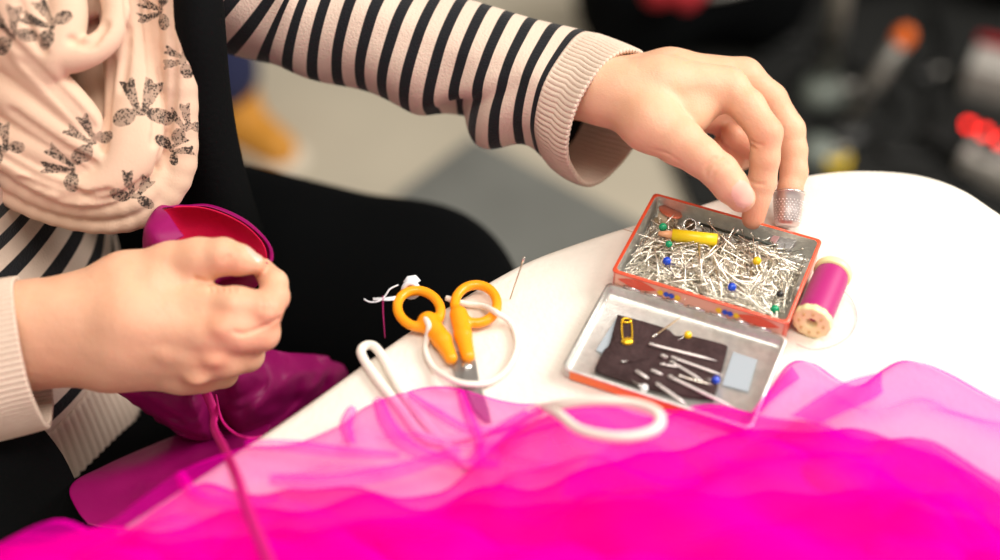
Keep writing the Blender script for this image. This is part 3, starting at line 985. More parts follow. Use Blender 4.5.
# tape tied on the handle, with hook wire and hanging thread
o0 = T(411, 290, 0.0045)
t = thing('tape_tag', tuple(o0), 'white tape wrapped round the left scissor handle with a trailing end', 'tape')
bm = bmesh.new()
tube(bm, [(math.cos(a) * 0.0042, math.sin(a) * 0.0015, math.sin(a) * 0.0042) for a in [2 * PI * k / 16 for k in range(16)]], 0.0016, 8, closed=True)
tube(bm, [(-0.003, 0.002, 0.003), (-0.001, 0.004, 0.005), (0.002, 0.005, 0.0045), (0.004, 0.003, 0.003)], 0.0022, 8, flat=0.5)
child('wrap', bm, M['tape'], t)
bm = bmesh.new()
pts = [T(404, 294, 0.006) - o0, T(397, 298, 0.007) - o0, T(388, 299, 0.007) - o0, T(373, 299, 0.008) - o0]
tube(bm, [tuple(p) for p in pts], lambda f: 0.0024 - 0.0012 * f, 8, flat=0.35); child('tape_end', bm, M['tape'], t)
bm = bmesh.new()
pts = [T(398, 285, 0.009) - o0, T(390, 289, 0.012) - o0, T(385, 296, 0.010) - o0, T(379, 301, 0.009) - o0, T(370, 302, 0.009) - o0, T(364, 299, 0.010) - o0]
tube(bm, catmull([tuple(p) for p in pts], 24), 0.0004, 6); child('hook_wire', bm, M['tape'], t)
bm = bmesh.new()
pts = [W(383, 296, 0.765), W(383, 310, 0.768), W(384, 325, 0.772), W(385, 338, 0.776)]
tube(bm, catmull([tuple(p) for p in pts], 16), 0.00025, 5)
tag(obj('hanging_thread', bm, M['thread_pink']), 'fine pink thread hanging from the tape end over the black lap', 'thread')

# needle stuck upright in the table's edge
a, b = T(510, 299, 0.001), T(510, 299, 0.001) + Vector((0.0075, 0.004, 0.028))
t = thing('upright_needle', tuple(a), 'thin needle stuck upright in the padded table edge', 'needle')
bm = bmesh.new(); tube(bm, [(0, 0, 0), tuple((b - a) * 0.9)], 0.00035, 6); child('shaft', bm, M['copper'], t)
bm = bmesh.new(); tube(bm, [tuple((b - a) * 0.88), tuple((b - a) * 1.04)], 0.0006, 8); child('eye', bm, M['pin_steel'], t)

#@@HANDS
# ------------------------------------------------------------------ the seated person
mm = 0.001
def hand(bones, lo_hi_pad, extra, h=0.001, red=(), nails=()):
    pts = []
    for b in bones:
        for q in b[0]: pts.append(np.array(W(*q)))
    P = np.array(pts)
    f = Field(P.min(0) - lo_hi_pad, P.max(0) + lo_hi_pad, h)
    for q, r, k in bones:
        f.chain([np.array(W(*x)) for x in q], [x * mm for x in r], k=k * mm)
    extra(f)
    V, F = f.mesh()
    V = relax(V, F, 1, 0.5)
    return V, F

def w_(*a): return np.array(W(*a))

CAMP = np.array([0, CAM_Y, Z0 + CAM_H])
def hit(f, px, py):
    """first surface point of the field on the line of sight through px,py"""
    prev = None
    for d in np.arange(0.70, 0.90, 0.0004):
        q = w_(px, py, d)
        i = (q - f.lo) / f.h
        j = np.floor(i).astype(int)
        if (j < 0).any() or (j >= f.n - 1).any(): continue
        t = i - j; v = 0.0
        for a in (0, 1):
            for b in (0, 1):
                for c in (0, 1):
                    v += f.D[j[0] + a, j[1] + b, j[2] + c] * (t[0] if a else 1 - t[0]) * (t[1] if b else 1 - t[1]) * (t[2] if c else 1 - t[2])
        if v < 0: return q
    return None
def crease(f, pts, r=0.7, k=1.2):
    P = [hit(f, p[0], p[1]) for p in catmull([(p[0], p[1], 0) for p in pts], 14)]
    P = [p for p in P if p is not None]
    if len(P) < 2: return
    P = [p + (CAMP - p) / np.linalg.norm(CAMP - p) * 0.0002 for p in P]
    for i in range(1, len(P)):
        if np.linalg.norm(P[i] - P[i - 1]) > 0.004: return
    for i in range(len(P) - 1): f.cone(P[i], P[i + 1], r * mm, r * mm, k=k * mm, sub=True)

# left hand (over the tin)
LT, LI_, LM = (741, 198, 0.785), (753, 218, 0.812), (788, 204, 0.826)
bonesL = [
    ([(440, 46, 0.855), (540, 76, 0.84), (600, 90, 0.820)], (27, 23, 19.5), 8),
    ([(440, 46, 0.87), (540, 80, 0.858), (604, 94, 0.846)], (26, 22, 18), 8),
    ([(604, 91, 0.814), (660, 86, 0.808), (727, 88, 0.808)], (18.5, 17, 12.5), 8),
    ([(604, 88, 0.828), (670, 78, 0.828), (743, 78, 0.832)], (18, 16.5, 12.0), 8),
    ([(604, 92, 0.844), (670, 84, 0.846), (746, 90, 0.853)], (17.5, 16, 12), 8),
    ([(604, 96, 0.856), (670, 98, 0.860), (738, 106, 0.868)], (15, 15, 11), 8),
    ([(727, 88, 0.808), (748, 107, 0.802), (766, 133, 0.798)], (11.5, 9.8, 9.6), 3.5),
    ([(766, 133, 0.798), (765, 158, 0.801), (762, 182, 0.806)], (9.4, 8.4, 8.3), 2.5),
    ([(762, 182, 0.806), LI_], (8.2, 6.8), 2),
    ([(743, 78, 0.832), (770, 100, 0.834), (789, 130, 0.834)], (11.8, 10, 9.6), 3.5),
    ([(789, 130, 0.834), (793, 150, 0.833), (794, 172, 0.831)], (9.4, 8.4, 8.2), 2.5),
    ([(794, 172, 0.831), (790, 190, 0.828), LM], (8.1, 7.4, 6.0), 2),
    ([(746, 90, 0.853), (764, 104, 0.862), (776, 130, 0.868)], (11, 9.5, 9.0), 3.5),
    ([(776, 130, 0.868), (762, 142, 0.854), (750, 146, 0.842)], (8.8, 8.4, 8.2), 2.5),
    ([(750, 146, 0.842), (733, 136, 0.832)], (8.0, 7.2), 2),
    ([(738, 106, 0.868), (752, 124, 0.876), (756, 144, 0.880)], (10, 8.5, 8.0), 3.5),
    ([(756, 144, 0.880), (742, 158, 0.866), (734, 160, 0.856)], (7.8, 7, 6.8), 2.5),
    ([(734, 160, 0.850), (722, 148, 0.842)], (7.2, 6.8), 2),
    ([(700, 112, 0.838), (735, 118, 0.850)], (12, 11), 6),
    ([(625, 100, 0.808), (650, 122, 0.796), (680, 142, 0.788)], (18, 16, 13.2), 8),
    ([(680, 142, 0.788), (700, 156, 0.784), (720, 172, 0.781)], (13, 10.8, 10.4), 4),
    ([(720, 172, 0.781), (730, 185, 0.782), LT], (10.2, 9.8, 8.2), 3),
    ([(640, 108, 0.812), (690, 112, 0.806), (712, 100, 0.808)], (17, 12, 9), 6),
]
def extraL(f):
    # nail bed of the thumb
    c = w_(742, 193, 0.7775)
    R = nail_frame((720, 172, 0.781), LT, (742, 193, 0.775))
    f.ellipsoid(c, (6.2 * mm, 8.2 * mm, 2.2 * mm), R, k=0.6 * mm)
    for pts in ([(706, 178), (708, 168), (715, 161), (724, 157)], [(711, 181), (714, 172), (720, 166), (728, 163)], [(704, 172), (709, 163), (717, 157)]):
        crease(f, pts, 0.55, 1.0)
    for pts in ([(751, 141), (757, 144), (763, 145)], [(750, 146), (756, 149)], [(749, 180), (757, 184), (764, 184)], [(655, 150), (668, 154), (680, 162)], [(652, 156), (660, 158)]):
        crease(f, pts, 0.45, 1.0)
def nail_frame(a, b, face):
    a, b = w_(*a), w_(*b)
    y = b - a; y /= np.linalg.norm(y)
    z = w_(*face) - b; z -= y * (z @ y); z /= np.linalg.norm(z)
    x = np.cross(y, z)
    return np.stack([x, y, z], 1)
VL, FL_ = hand(bonesL, 0.032, extraL)

# right hand (holding the satin)
RT, RI_ = (255, 264, 0.753), (263, 269, 0.763)
bonesR = [
    ([(-170, 380, 0.74), (-80, 345, 0.755), (20, 320, 0.762)], (32, 27, 20.5), 8),
    ([(-170, 400, 0.745), (-80, 375, 0.76), (22, 353, 0.764)], (30, 25, 20), 8),
    ([(45, 318, 0.760), (130, 307, 0.755), (204, 306, 0.752)], (21, 17, 11.2), 10),
    ([(45, 326, 0.762), (130, 325, 0.752), (211, 333, 0.746)], (20, 16.5, 11.6), 10),
    ([(45, 343, 0.764), (120, 348, 0.757), (200, 359, 0.753)], (20, 16, 11), 10),
    ([(42, 352, 0.768), (110, 362, 0.765), (182, 374, 0.764)], (18, 14.5, 10.2), 10),
    ([(204, 306, 0.752), (236, 307, 0.745), (265, 309, 0.745)], (11.0, 9.8, 9.6), 7),
    ([(265, 309, 0.745), (274, 297, 0.752), (274, 283, 0.758)], (9.2, 8.2, 7.6), 2.5),
    ([(274, 283, 0.758), RI_], (7.4, 6.0), 2),
    ([(211, 333, 0.746), (238, 332, 0.744), (262, 333, 0.751)], (11.2, 10.0, 9.7), 7),
    ([(262, 333, 0.751), (262, 326, 0.766), (256, 318, 0.778)], (9.4, 8.3, 8), 2.5),
    ([(256, 318, 0.778), (238, 316, 0.786)], (7.8, 6.6), 2),
    ([(200, 359, 0.753), (224, 358, 0.753), (247, 355, 0.762)], (10.8, 9.8, 9.3), 7),
    ([(247, 355, 0.762), (250, 347, 0.778), (244, 338, 0.788)], (9, 8, 7.6), 2.5),
    ([(244, 338, 0.788), (226, 334, 0.794)], (7.4, 6.4), 2),
    ([(182, 374, 0.764), (202, 374, 0.765), (223, 373, 0.773)], (9.8, 8.8, 8.2), 7),
    ([(223, 373, 0.773), (228, 364, 0.786), (222, 355, 0.794)], (8, 7, 6.8), 2.5),
    ([(222, 355, 0.794), (208, 348, 0.798)], (6.6, 5.8), 2),
    ([(75, 306, 0.768), (125, 282, 0.765), (172, 267, 0.762)], (18, 15.5, 13.2), 8),
    ([(172, 267, 0.762), (198, 260, 0.757), (223, 256, 0.752)], (13.0, 11.2, 10.0), 6),
    ([(223, 257, 0.752), (240, 260, 0.7515), RT], (9.8, 8.2, 5.6), 3),
    ([(110, 300, 0.762), (160, 288, 0.757), (186, 286, 0.757)], (17, 12, 8), 7),
    # tendons and knuckles standing a little proud
    ([(70, 338, 0.756), (125, 346, 0.7455), (165, 352, 0.7435), (195, 358, 0.7445)], (1.0, 2.0, 2.2, 2.2), 7),
]
def extraR(f):
    for x in (210, 216, 222, 228, 234):
        crease(f, [(x - 2, 284), (x, 288), (x + 1, 292)], 0.55, 1.0)
    crease(f, [(196, 279), (203, 282), (211, 283)], 0.8, 1.8)
    for x in (262, 267, 272):
        crease(f, [(x - 2, 296), (x + 1, 303), (x, 311)], 0.4, 0.9)
    crease(f, [(232, 331), (242, 334), (256, 330), (270, 324), (280, 318)], 0.8, 1.6)
    crease(f, [(222, 262), (226, 258), (230, 256)], 0.4, 0.9)
    for p in ((221, 326), (213, 357), (196, 377)):
        q = hit(f, *p)
        if q is not None: f.ellipsoid(q + [0, 0.0017, -0.0017], (5 * mm, 5 * mm, 3 * mm), k=6 * mm)
    c = w_(253, 260, 0.7525)
    R = nail_frame((223, 257, 0.752), RT, (253, 240, 0.748))
    f.ellipsoid(c, (3.8 * mm, 5.4 * mm, 3.0 * mm), R, k=0.8 * mm)
VR, FR_ = hand(bonesR, 0.036, extraR)

# ---- body under the clothes (coarser), arms reach to the wrists
def B(x, y, h): return np.array((x, y, Z0 + h))
shR, shL = B(-0.40, -0.10, 0.32), B(-0.34, 0.21, 0.31)
elR, elL = B(-0.47, -0.17, 0.02), np.array(W(248, -24, 0.860))
frL = [np.array(W(330, 18, 0.868)), np.array(W(440, 48, 0.862))]
frR = [np.array(W(-170, 390, 0.742))]
hipR, hipL = B(-0.41, -0.02, -0.235), B(-0.38, 0.20, -0.165)
knR, knL = B(-0.07, -0.05, -0.205), B(-0.065, 0.14, -0.175)
anR, anL = B(-0.02, -0.03, -0.665), B(0.0, 0.15, -0.665)
headc = B(-0.285, 0.055, 0.535)

def body_field(h, g=0.0, legs=True, arms=True, head=True):
    f = Field((-0.72, -0.32, 0.02), (0.16, 0.38, 1.45), h)
    k = 0.03
    f.cone(B(-0.43, 0.03, -0.22), B(-0.43, 0.11, -0.21), 0.105 + g, 0.115 + g, k)
    f.cone(B(-0.40, 0.03, -0.10), B(-0.40, 0.105, -0.10), 0.095 + g, 0.095 + g, k)
    f.cone(B(-0.41, 0.02, 0.03), B(-0.40, 0.09, 0.03), 0.085 + g, 0.095 + g, k)
    f.cone(B(-0.39, 0.0, 0.20), B(-0.38, 0.12, 0.20), 0.085 + g, 0.102 + g, k)
    f.cone(shR + [0.02, 0.04, -0.02], shL + [0, -0.04, -0.02], 0.050 + g, 0.050 + g, k)
    f.cone(B(-0.37, 0.055, 0.33), B(-0.33, 0.055, 0.43), 0.058 + g, 0.048 + g, 0.02)
    if head:
        f.ellipsoid(headc + [0, 0, 0.02], (0.092, 0.074, 0.108), k=0.02)
        f.ellipsoid(headc + [0.035, 0, -0.055], (0.058, 0.050, 0.058), k=0.02)
        f.cone(headc + [0.086, 0, 0.005], headc + [0.112, 0, -0.028], 0.008, 0.0125, 0.012)
        f.ellipsoid(headc + [0.088, 0.0, -0.060], (0.012, 0.022, 0.007), k=0.008)
        f.ellipsoid(headc + [0.078, 0, -0.098], (0.022, 0.024, 0.018), k=0.02)
        for s in (-1, 1):
            f.ellipsoid(headc + [0.082, s * 0.032, 0.012], (0.014, 0.017, 0.011), k=0.006, sub=True)
            f.ellipsoid(headc + [-0.005, s * 0.076, -0.015], (0.018, 0.008, 0.030), k=0.008)
    if arms:
        f.chain([shR, elR, frR[0]], (0.040, 0.036, 0.030), k)
        f.chain([shL, elL, frL[0], frL[1]], (0.040, 0.032, 0.028, 0.024), k)
    if legs:
        for hp, kn, an in ((hipR, knR, anR), (hipL, knL, anL)):
            f.chain([hp, kn], (0.088 + g, 0.062 + g), k)
            f.chain([kn, (kn + an) / 2 + [-0.015, 0, 0.03], an], (0.058 + g, 0.050 + g, 0.034 + g), 0.02)
            f.cone(an, an + [0.02, 0, -0.045], 0.034, 0.03, 0.02)
            f.cone(an + [0.02, 0, -0.045], an + [0.13, 0, -0.06], 0.03, 0.022, 0.02)
    return f
person = thing('person', (-0.40, 0.07, 0.0), 'person in a striped sweater, printed scarf and black vest, seated, reaching into the tin', 'person')
fb = body_field(0.0055)
VB, FB = fb.mesh(); VB = relax(VB, FB, 1)

def to_tmp(V, F, nm):
    me = np_mesh(nm, V, F)
    o = bpy.data.objects.new(nm, me); COL.objects.link(o)
    return o
ob, ol, orr = to_tmp(VB, FB, 'body'), to_tmp(VL, FL_, 'tmp_l'), to_tmp(VR, FR_, 'tmp_r')
nvb = len(VB) + len(VL) + len(VR)
ok = False
for solver in ('MANIFOLD', 'EXACT'):
    try:
        for md_o in (ol, orr):
            md = ob.modifiers.new('u', 'BOOLEAN'); md.operation = 'UNION'; md.solver = solver; md.object = md_o
        dg = bpy.context.evaluated_depsgraph_get()
        ev = ob.evaluated_get(dg)
        me = bpy.data.meshes.new_from_object(ev)
        if len(me.vertices) > 0.7 * nvb: ok = True
    except Exception as e:
        print('boolean', solver, e)
    ob.modifiers.clear()
    if ok: break
print('BODY UNION', solver, ok, len(me.vertices), nvb)
if not ok:
    me = np_mesh('body', np.concatenate([VB, VL, VR]), np.concatenate([FB, FL_ + len(VB), FR_ + len(VB) + len(VL)]))
for o in (ob, ol, orr): bpy.data.objects.remove(o)
n = len(me.vertices)
co = np.empty(n * 3, np.float32); me.vertices.foreach_get('co', co); co = co.reshape(-1, 3)
def falloff(c, r): return np.clip(1 - np.linalg.norm(co - np.array(c, np.float32), axis=1) / r, 0, 1)
red = np.zeros(n, np.float32)
for p, r, a in ((LI_, 0.016, 0.8), ((745, 207, 0.79), 0.010, 0.5), (LM, 0.02, 0.5), ((766, 133, 0.789), 0.014, 0.35), ((740, 150, 0.84), 0.03, 0.6), ((755, 80, 0.82), 0.02, 0.25), ((793, 172, 0.825), 0.012, 0.3),
                ((222, 326, 0.735), 0.013, 0.45), ((212, 357, 0.742), 0.013, 0.5), ((197, 378, 0.752), 0.012, 0.4), ((270, 300, 0.742), 0.018, 0.35), ((228, 262, 0.744), 0.010, 0.3),
                ((245, 335, 0.745), 0.02, 0.3), ((265, 272, 0.76), 0.012, 0.6), ((60, 380, 0.76), 0.04, 0.3)):
    red = np.maximum(red, a * falloff(W(*p), r) ** 0.7)
at = me.attributes.new('red', 'FLOAT', 'POINT'); at.data.foreach_set('value', red)
body = obj('body', me, None, person)
me.materials.clear(); me.materials.append(M['skin']); me.materials.append(M['nail'])
# nails: faces on the raised nail beds
fc = np.empty(len(me.polygons) * 3, np.float32); me.polygons.foreach_get('center', fc); fc = fc.reshape(-1, 3)
fn = np.empty(len(me.polygons) * 3, np.float32); me.polygons.foreach_get('normal', fn); fn = fn.reshape(-1, 3)
mi = np.zeros(len(me.polygons), np.int32)
def mark_nail(c, R, rx, ry):
    q = (fc - np.array(W(*c), np.float32)) @ R.astype(np.float32)
    sel = (np.abs(q[:, 0] / rx) ** 2.6 + np.abs(q[:, 1] / ry) ** 2.6 < 1) & (q[:, 2] > -0.003) & (q[:, 2] < 0.008) & ((fn @ R[:, 2].astype(np.float32)) > 0.25)
    mi[sel] = 1
mark_nail((742, 194, 0.7775), nail_frame((720, 172, 0.781), LT, (742, 193, 0.775)), 0.0062, 0.0080)
mark_nail((253, 259, 0.7510), nail_frame((223, 257, 0.752), RT, (253, 240, 0.748)), 0.0034, 0.0050)
me.polygons.foreach_set('material_index', mi)

# eyes, hair (out of the frame)
for s in (-1, 1):
    bm = bmesh.new(); sphere(bm, tuple(headc + [0.074, s * 0.032, 0.012]), 0.0115, 16); obj('eye', bm, M['eye'], person)
    bm = bmesh.new(); sphere(bm, tuple(headc + [0.0815, s * 0.032, 0.011]), 0.0052, 12); obj('iris', bm, M['iris'], person)
f = Field(headc - 0.16, headc + 0.16, 0.005)
f.ellipsoid(headc + [-0.022, 0, 0.035], (0.095, 0.086, 0.106), k=0.01)
f.ellipsoid(headc + [-0.075, 0, -0.02], (0.055, 0.075, 0.085), k=0.02)
f.ellipsoid(headc + [-0.125, 0, 0.0], (0.035, 0.035, 0.035), k=0.01)
f.ellipsoid(headc + [0.075, 0, -0.03], (0.060, 0.062, 0.085), k=0.01, sub=True)
V, F = f.mesh(); obj('hair', np_mesh('hair', relax(V, F, 2), F), M['hair'], person)

#@@CLOTHES
# ---- sweater: striped torso, sleeves, ribbed hem and cuffs
def add_uv(me, uvs):
    uvl = me.uv_layers.new(name='UVMap')
    li = np.empty(len(me.loops), np.int32); me.loops.foreach_get('vertex_index', li)
    uvl.data.foreach_set('uv', np.asarray(uvs, np.float32)[li].ravel())

def torso_ring(h, g=0.0, n=120):
    """outline of the dressed torso at height h over the table top"""
    K = [(-0.25, -0.395, 0.055, 0.140, 0.165), (-0.15, -0.395, 0.05, 0.155, 0.175), (-0.07, -0.395, 0.05, 0.150, 0.165), (0.03, -0.400, 0.055, 0.122, 0.150), (0.15, -0.395, 0.06, 0.112, 0.155), (0.25, -0.375, 0.058, 0.115, 0.172), (0.31, -0.365, 0.056, 0.095, 0.170), (0.36, -0.355, 0.056, 0.072, 0.10), (0.39, -0.350, 0.056, 0.060, 0.068)]
    for i in range(len(K) - 1):
        if K[i][0] <= h <= K[i + 1][0] or i == len(K) - 2:
            f = min(max((h - K[i][0]) / (K[i + 1][0] - K[i][0]), 0), 1)
            f = f * f * (3 - 2 * f)
            cx, cy, a, b = (K[i][j] + (K[i + 1][j] - K[i][j]) * f for j in (1, 2, 3, 4))
            break
    out = []
    for j in range(n):
        t = 2 * PI * j / n
        fold = 0.004 * math.sin(3 * t + h * 30) + 0.003 * noise.noise(Vector((math.cos(t) * 2, math.sin(t) * 2, h * 14)))
        out.append((cx + (a + g + fold) * math.cos(t), cy + (b + g + fold) * math.sin(t), Z0 + h))
    return out
V, uv = [], []
hs = np.linspace(-0.085, 0.39, 120)
nn = 120
for h in hs:
    for j, p in enumerate(torso_ring(h)):
        V.append(p); uv.append((j / nn, h * 0.78 + 0.4 + 0.006 * math.sin(2 * PI * j / nn * 2)))
F = [(i * nn + j, i * nn + (j + 1) % nn, (i + 1) * nn + (j + 1) % nn, (i + 1) * nn + j) for i in range(len(hs) - 1) for j in range(nn)]
me = mesh_from(V, F); add_uv(me, uv)
solidify(obj('sweater', me, M['knit'], person, label='black and cream striped knitted sweater body'), 0.002)
# ribbed hem
bm = bmesh.new(); R = []
for h in np.linspace(-0.140, -0.083, 14):
    base = torso_ring(h, 0.001, 960)
    R.append([(p[0] + 0.0006 * math.cos(j * PI / 2.5) * (p[0] + 0.4) / 0.14, p[1] + 0.0006 * math.cos(j * PI / 2.5) * (p[1] - 0.07) / 0.17, p[2]) for j, p in enumerate(base)])
rings(bm, R, caps=False)
solidify(obj('sweater_hem', bm, M['rib'], person, label='cream ribbed sweater hem'), 0.002)

def sleeve(name, path, radii, cuff_len, n=180, seg=96, folds=None, dirs=None, period=0.0203):
    """path: list of world points shoulder to cuff; radii: list of (rn, rb). returns striped sleeve + ribbed cuff meshes"""
    P = catmull([tuple(p) for p in path], n)
    R_ = catmull([(a, b, 0) for a, b in radii], n)
    L = [0.0]
    for i in range(n): L.append(L[-1] + float(np.linalg.norm(P[i + 1] - P[i])))
    tot = L[-1]
    fr = frames([Vector(p) for p in P])
    V, uv, cV = [], [], []
    for i, (p, t, nrm, bn) in enumerate(fr):
        # make nrm point away from the table's plane seen by the viewer: screen-up axis
        up = Vector((0, S45, S45)); up = (up - t * up.dot(t)).normalized(); sd = t.cross(up)
        s = tot - L[i]
        for j in range(seg):
            a = 2 * PI * j / seg
            ca, sa = math.cos(a), math.sin(a)
            d = folds(s, a) if folds else 0
            q = np.array(p) + np.array(up) * ca * (R_[i][0] + d) + np.array(sd) * sa * (R_[i][1] + d)
            V.append(q); uv.append((j / seg, s - cuff_len))
    i0 = max(i for i in range(n + 1) if tot - L[i] >= cuff_len)
    F = [(i * seg + j, i * seg + (j + 1) % seg, (i + 1) * seg + (j + 1) % seg, (i + 1) * seg + j) for i in range(i0) for j in range(seg)]
    me = mesh_from(V[:(i0 + 1) * seg], F); add_uv(me, uv[:(i0 + 1) * seg])
    # cuff at finer resolution
    seg2 = seg * 5
    bm = bmesh.new(); RR = []
    for i in range(i0, n + 1):
        ring = []
        for j in range(seg2):
            f = j / 5; j0 = int(f) % seg; j1 = (j0 + 1) % seg; u = f - int(f)
            q = V[i * seg + j0] * (1 - u) + V[i * seg + j1] * u
            cdir = q - P[i]; cdir = cdir / (np.linalg.norm(cdir) + 1e-9)
            amp = 0.00075 * min(1, (i - i0) / 5 + 0.0)
            ring.append(q + cdir * amp * math.cos(2 * PI * j / 6))
        RR.append(ring)
    rings(bm, RR, caps=False)
    return me, bm

def foldsL(s, a):
    v = 0.0035 * noise.noise(Vector((s * 18, math.cos(a) * 1.3, math.sin(a) * 1.3)))
    low = max(0.0, -math.cos(a))            # underside sags and bunches
    v += low * 0.007 * math.sin(s * 105 + 1.0 * math.sin(a)) * math.exp(-((s - 0.075) / 0.05) ** 2)
    v += 0.004 * math.sin(s * 80 + 2 * a) * math.exp(-((s - 0.24) / 0.06) ** 2)
    g_ = 0.050 + 0.045 * low
    v -= low * 0.010 * math.exp(-((s - g_) / 0.009) ** 2)
    v += low * 0.005 * math.exp(-((s - g_ - 0.02) / 0.012) ** 2)
    v += low * low * 0.0065 * math.exp(-((s - 0.004) / 0.02) ** 2)
    return v
# centre line of the left sleeve as seen: shoulder, elbow, cuff
pathL = [shL + [-0.02, -0.06, 0.012], shL + [0.0, 0.0, 0.0], (shL + elL) / 2 + [0.01, 0.01, 0], np.array(W(205, -70, 0.845)), np.array(W(255, -18, 0.860)), np.array(W(305, 12, 0.868)), np.array(W(400, 43, 0.864)), np.array(W(490, 72, 0.858)), np.array(W(550, 91, 0.851)), np.array(W(588, 105, 0.842)), np.array(W(612, 115, 0.834))]
radL = [(0.055, 0.055), (0.062, 0.062), (0.062, 0.062), (0.054, 0.054), (0.046, 0.048), (0.0385, 0.042), (0.0335, 0.040), (0.037, 0.042), (0.0385, 0.043), (0.0385, 0.044), (0.0385, 0.046)]
me, cb = sleeve('sleeve', pathL, radL, 0.031, folds=foldsL)
so = obj('sleeve', me, M['knit'], person, label='striped left sleeve reaching over the table'); solidify(so, 0.0022)
solidify(obj('cuff', recalc(cb), M['rib'], so, label='loose cream ribbed cuff'), 0.0022)
def foldsR(s, a): return 0.003 * noise.noise(Vector((s * 18, math.cos(a) * 1.3, math.sin(a) * 1.3 + 5)))
pathR = [shR + [0.02, 0.06, 0.012], shR + [-0.005, 0.0, 0.0], (shR + elR) / 2, elR, np.array(W(-170, 392, 0.744)), np.array(W(-60, 372, 0.757)), np.array(W(34, 352, 0.764))]
radR = [(0.055, 0.055), (0.062, 0.064), (0.056, 0.056), (0.050, 0.050), (0.046, 0.046), (0.043, 0.036), (0.0405, 0.034)]
me, cb = sleeve('sleeve', pathR, radR, 0.055, folds=foldsR)
so = obj('sleeve', me, M['knit'], person, label='striped right sleeve at the left edge'); solidify(so, 0.0022)
solidify(obj('cuff', recalc(cb), M['rib'], so), 0.0022)

# ---- trousers
f = Field((-0.60, -0.20, 0.06), (0.13, 0.36, 0.70), 0.006)
k = 0.03
f.cone(B(-0.43, 0.0, -0.21), B(-0.43, 0.14, -0.20), 0.118, 0.118, k)
for hp, kn, an in ((hipR, knR, anR), (hipL, knL, anL)):
    f.chain([hp, kn], (0.108, 0.078), k)
    f.chain([kn, (kn + an) / 2 + [-0.012, 0, 0.03], an + [0, 0, 0.03]], (0.079, 0.066, 0.050), 0.02)
V, F = f.mesh(); obj('trousers', np_mesh('trousers', relax(V, F, 2), F), M['black_cloth'], person, label='black trousers')
for an in (anR, anL):
    f = Field(an + [-0.06, -0.06, -0.09], an + [0.20, 0.06, 0.05], 0.003)
    f.cone(an + [0, 0, 0.01], an + [0.0, 0, -0.045], 0.042, 0.036, 0.01)
    f.cone(an + [0.0, 0, -0.045], an + [0.14, 0, -0.058], 0.037, 0.024, 0.02, ell=((0, 1, 0), 1.15))
    V, F = f.mesh(); V[:, 2] = np.maximum(V[:, 2], 0.001); obj('shoe', np_mesh('shoe', V, F), M['black_cloth'], person)

# ---- black open vest
def vest():
    ths = np.concatenate([np.linspace(math.radians(50), math.radians(360 - 62), 110)])
    hs = np.linspace(0.37, -0.30, 80)
    V = []
    for h in hs:
        ring = torso_ring(max(h, -0.25), 0.009, 360)
        cx = sum(p[0] for p in ring) / 360; cy = sum(p[1] for p in ring) / 360
        fl = max(0, 0.06 - h)                  # skirt flares a little
        sm = min(max((0.20 - h) / 0.28, 0), 1); sm = sm * sm * (3 - 2 * sm)
        for t0 in ths:
            t = ths[0] + (t0 - ths[0]) * (1 + sm * math.radians(24) / (ths[-1] - ths[0]))
            a = (t / (2 * PI) * 360) % 360
            p0 = ring[int(a) % 360]; p1 = ring[(int(a) + 1) % 360]; u = a - int(a)
            x = p0[0] * (1 - u) + p1[0] * u; y = p0[1] * (1 - u) + p1[1] * u
            wv = 0.010 * math.sin(t * 9 + h * 4) * min(1, fl * 5) + 0.0009 * math.cos(t * 260)
            dx, dy = math.cos(t), math.sin(t)
            edge = 0.3 * math.exp(-((t0 - ths[-1]) / 0.5) ** 2)
            V.append((x + dx * (fl * 0.10 + wv) + edge * fl * 0.16, y + dy * (fl * 0.10 + wv) - edge * fl * 0.12, Z0 + h))
    m = len(ths)
    F = [(i * m + j, i * m + j + 1, (i + 1) * m + j + 1, (i + 1) * m + j) for i in range(len(hs) - 1) for j in range(m - 1)
         if not (hs[i] > 0.17 and (abs(ths[j] - PI / 2) < 0.28 or abs(ths[j] - 1.5 * PI) < 0.28))]
    me = mesh_from(V, F)
    o = obj('vest', me, M['black_knit'], person, label='black open-front vest'); solidify(o, 0.004)
    # rolled front edges hanging beside the scarf
    for a0, q in ((math.radians(50), [(192, -120, 0.768), (196, -50, 0.775), (198, 20, 0.786), (200, 90, 0.812), (206, 150, 0.84), (216, 200, 0.87), (226, 240, 0.90)]),):
        P = catmull([tuple(W(*x)) for x in q], 40)
        bm = bmesh.new(); fr = frames([Vector(p) for p in P])
        R = []
        for i, (p, t, n_, b_) in enumerate(fr):
            R.append([p + Vector((1, 0, 0)) * math.cos(a) * (0.0095 + 0.016 * i / 40) + Vector((0, 1, 0)) * math.sin(a) * 0.022 for a in [2 * PI * k / 24 for k in range(24)]])
        rings(bm, R); recalc(bm)
        obj('vest_lapel', bm, M['black_knit'], person)
vest()

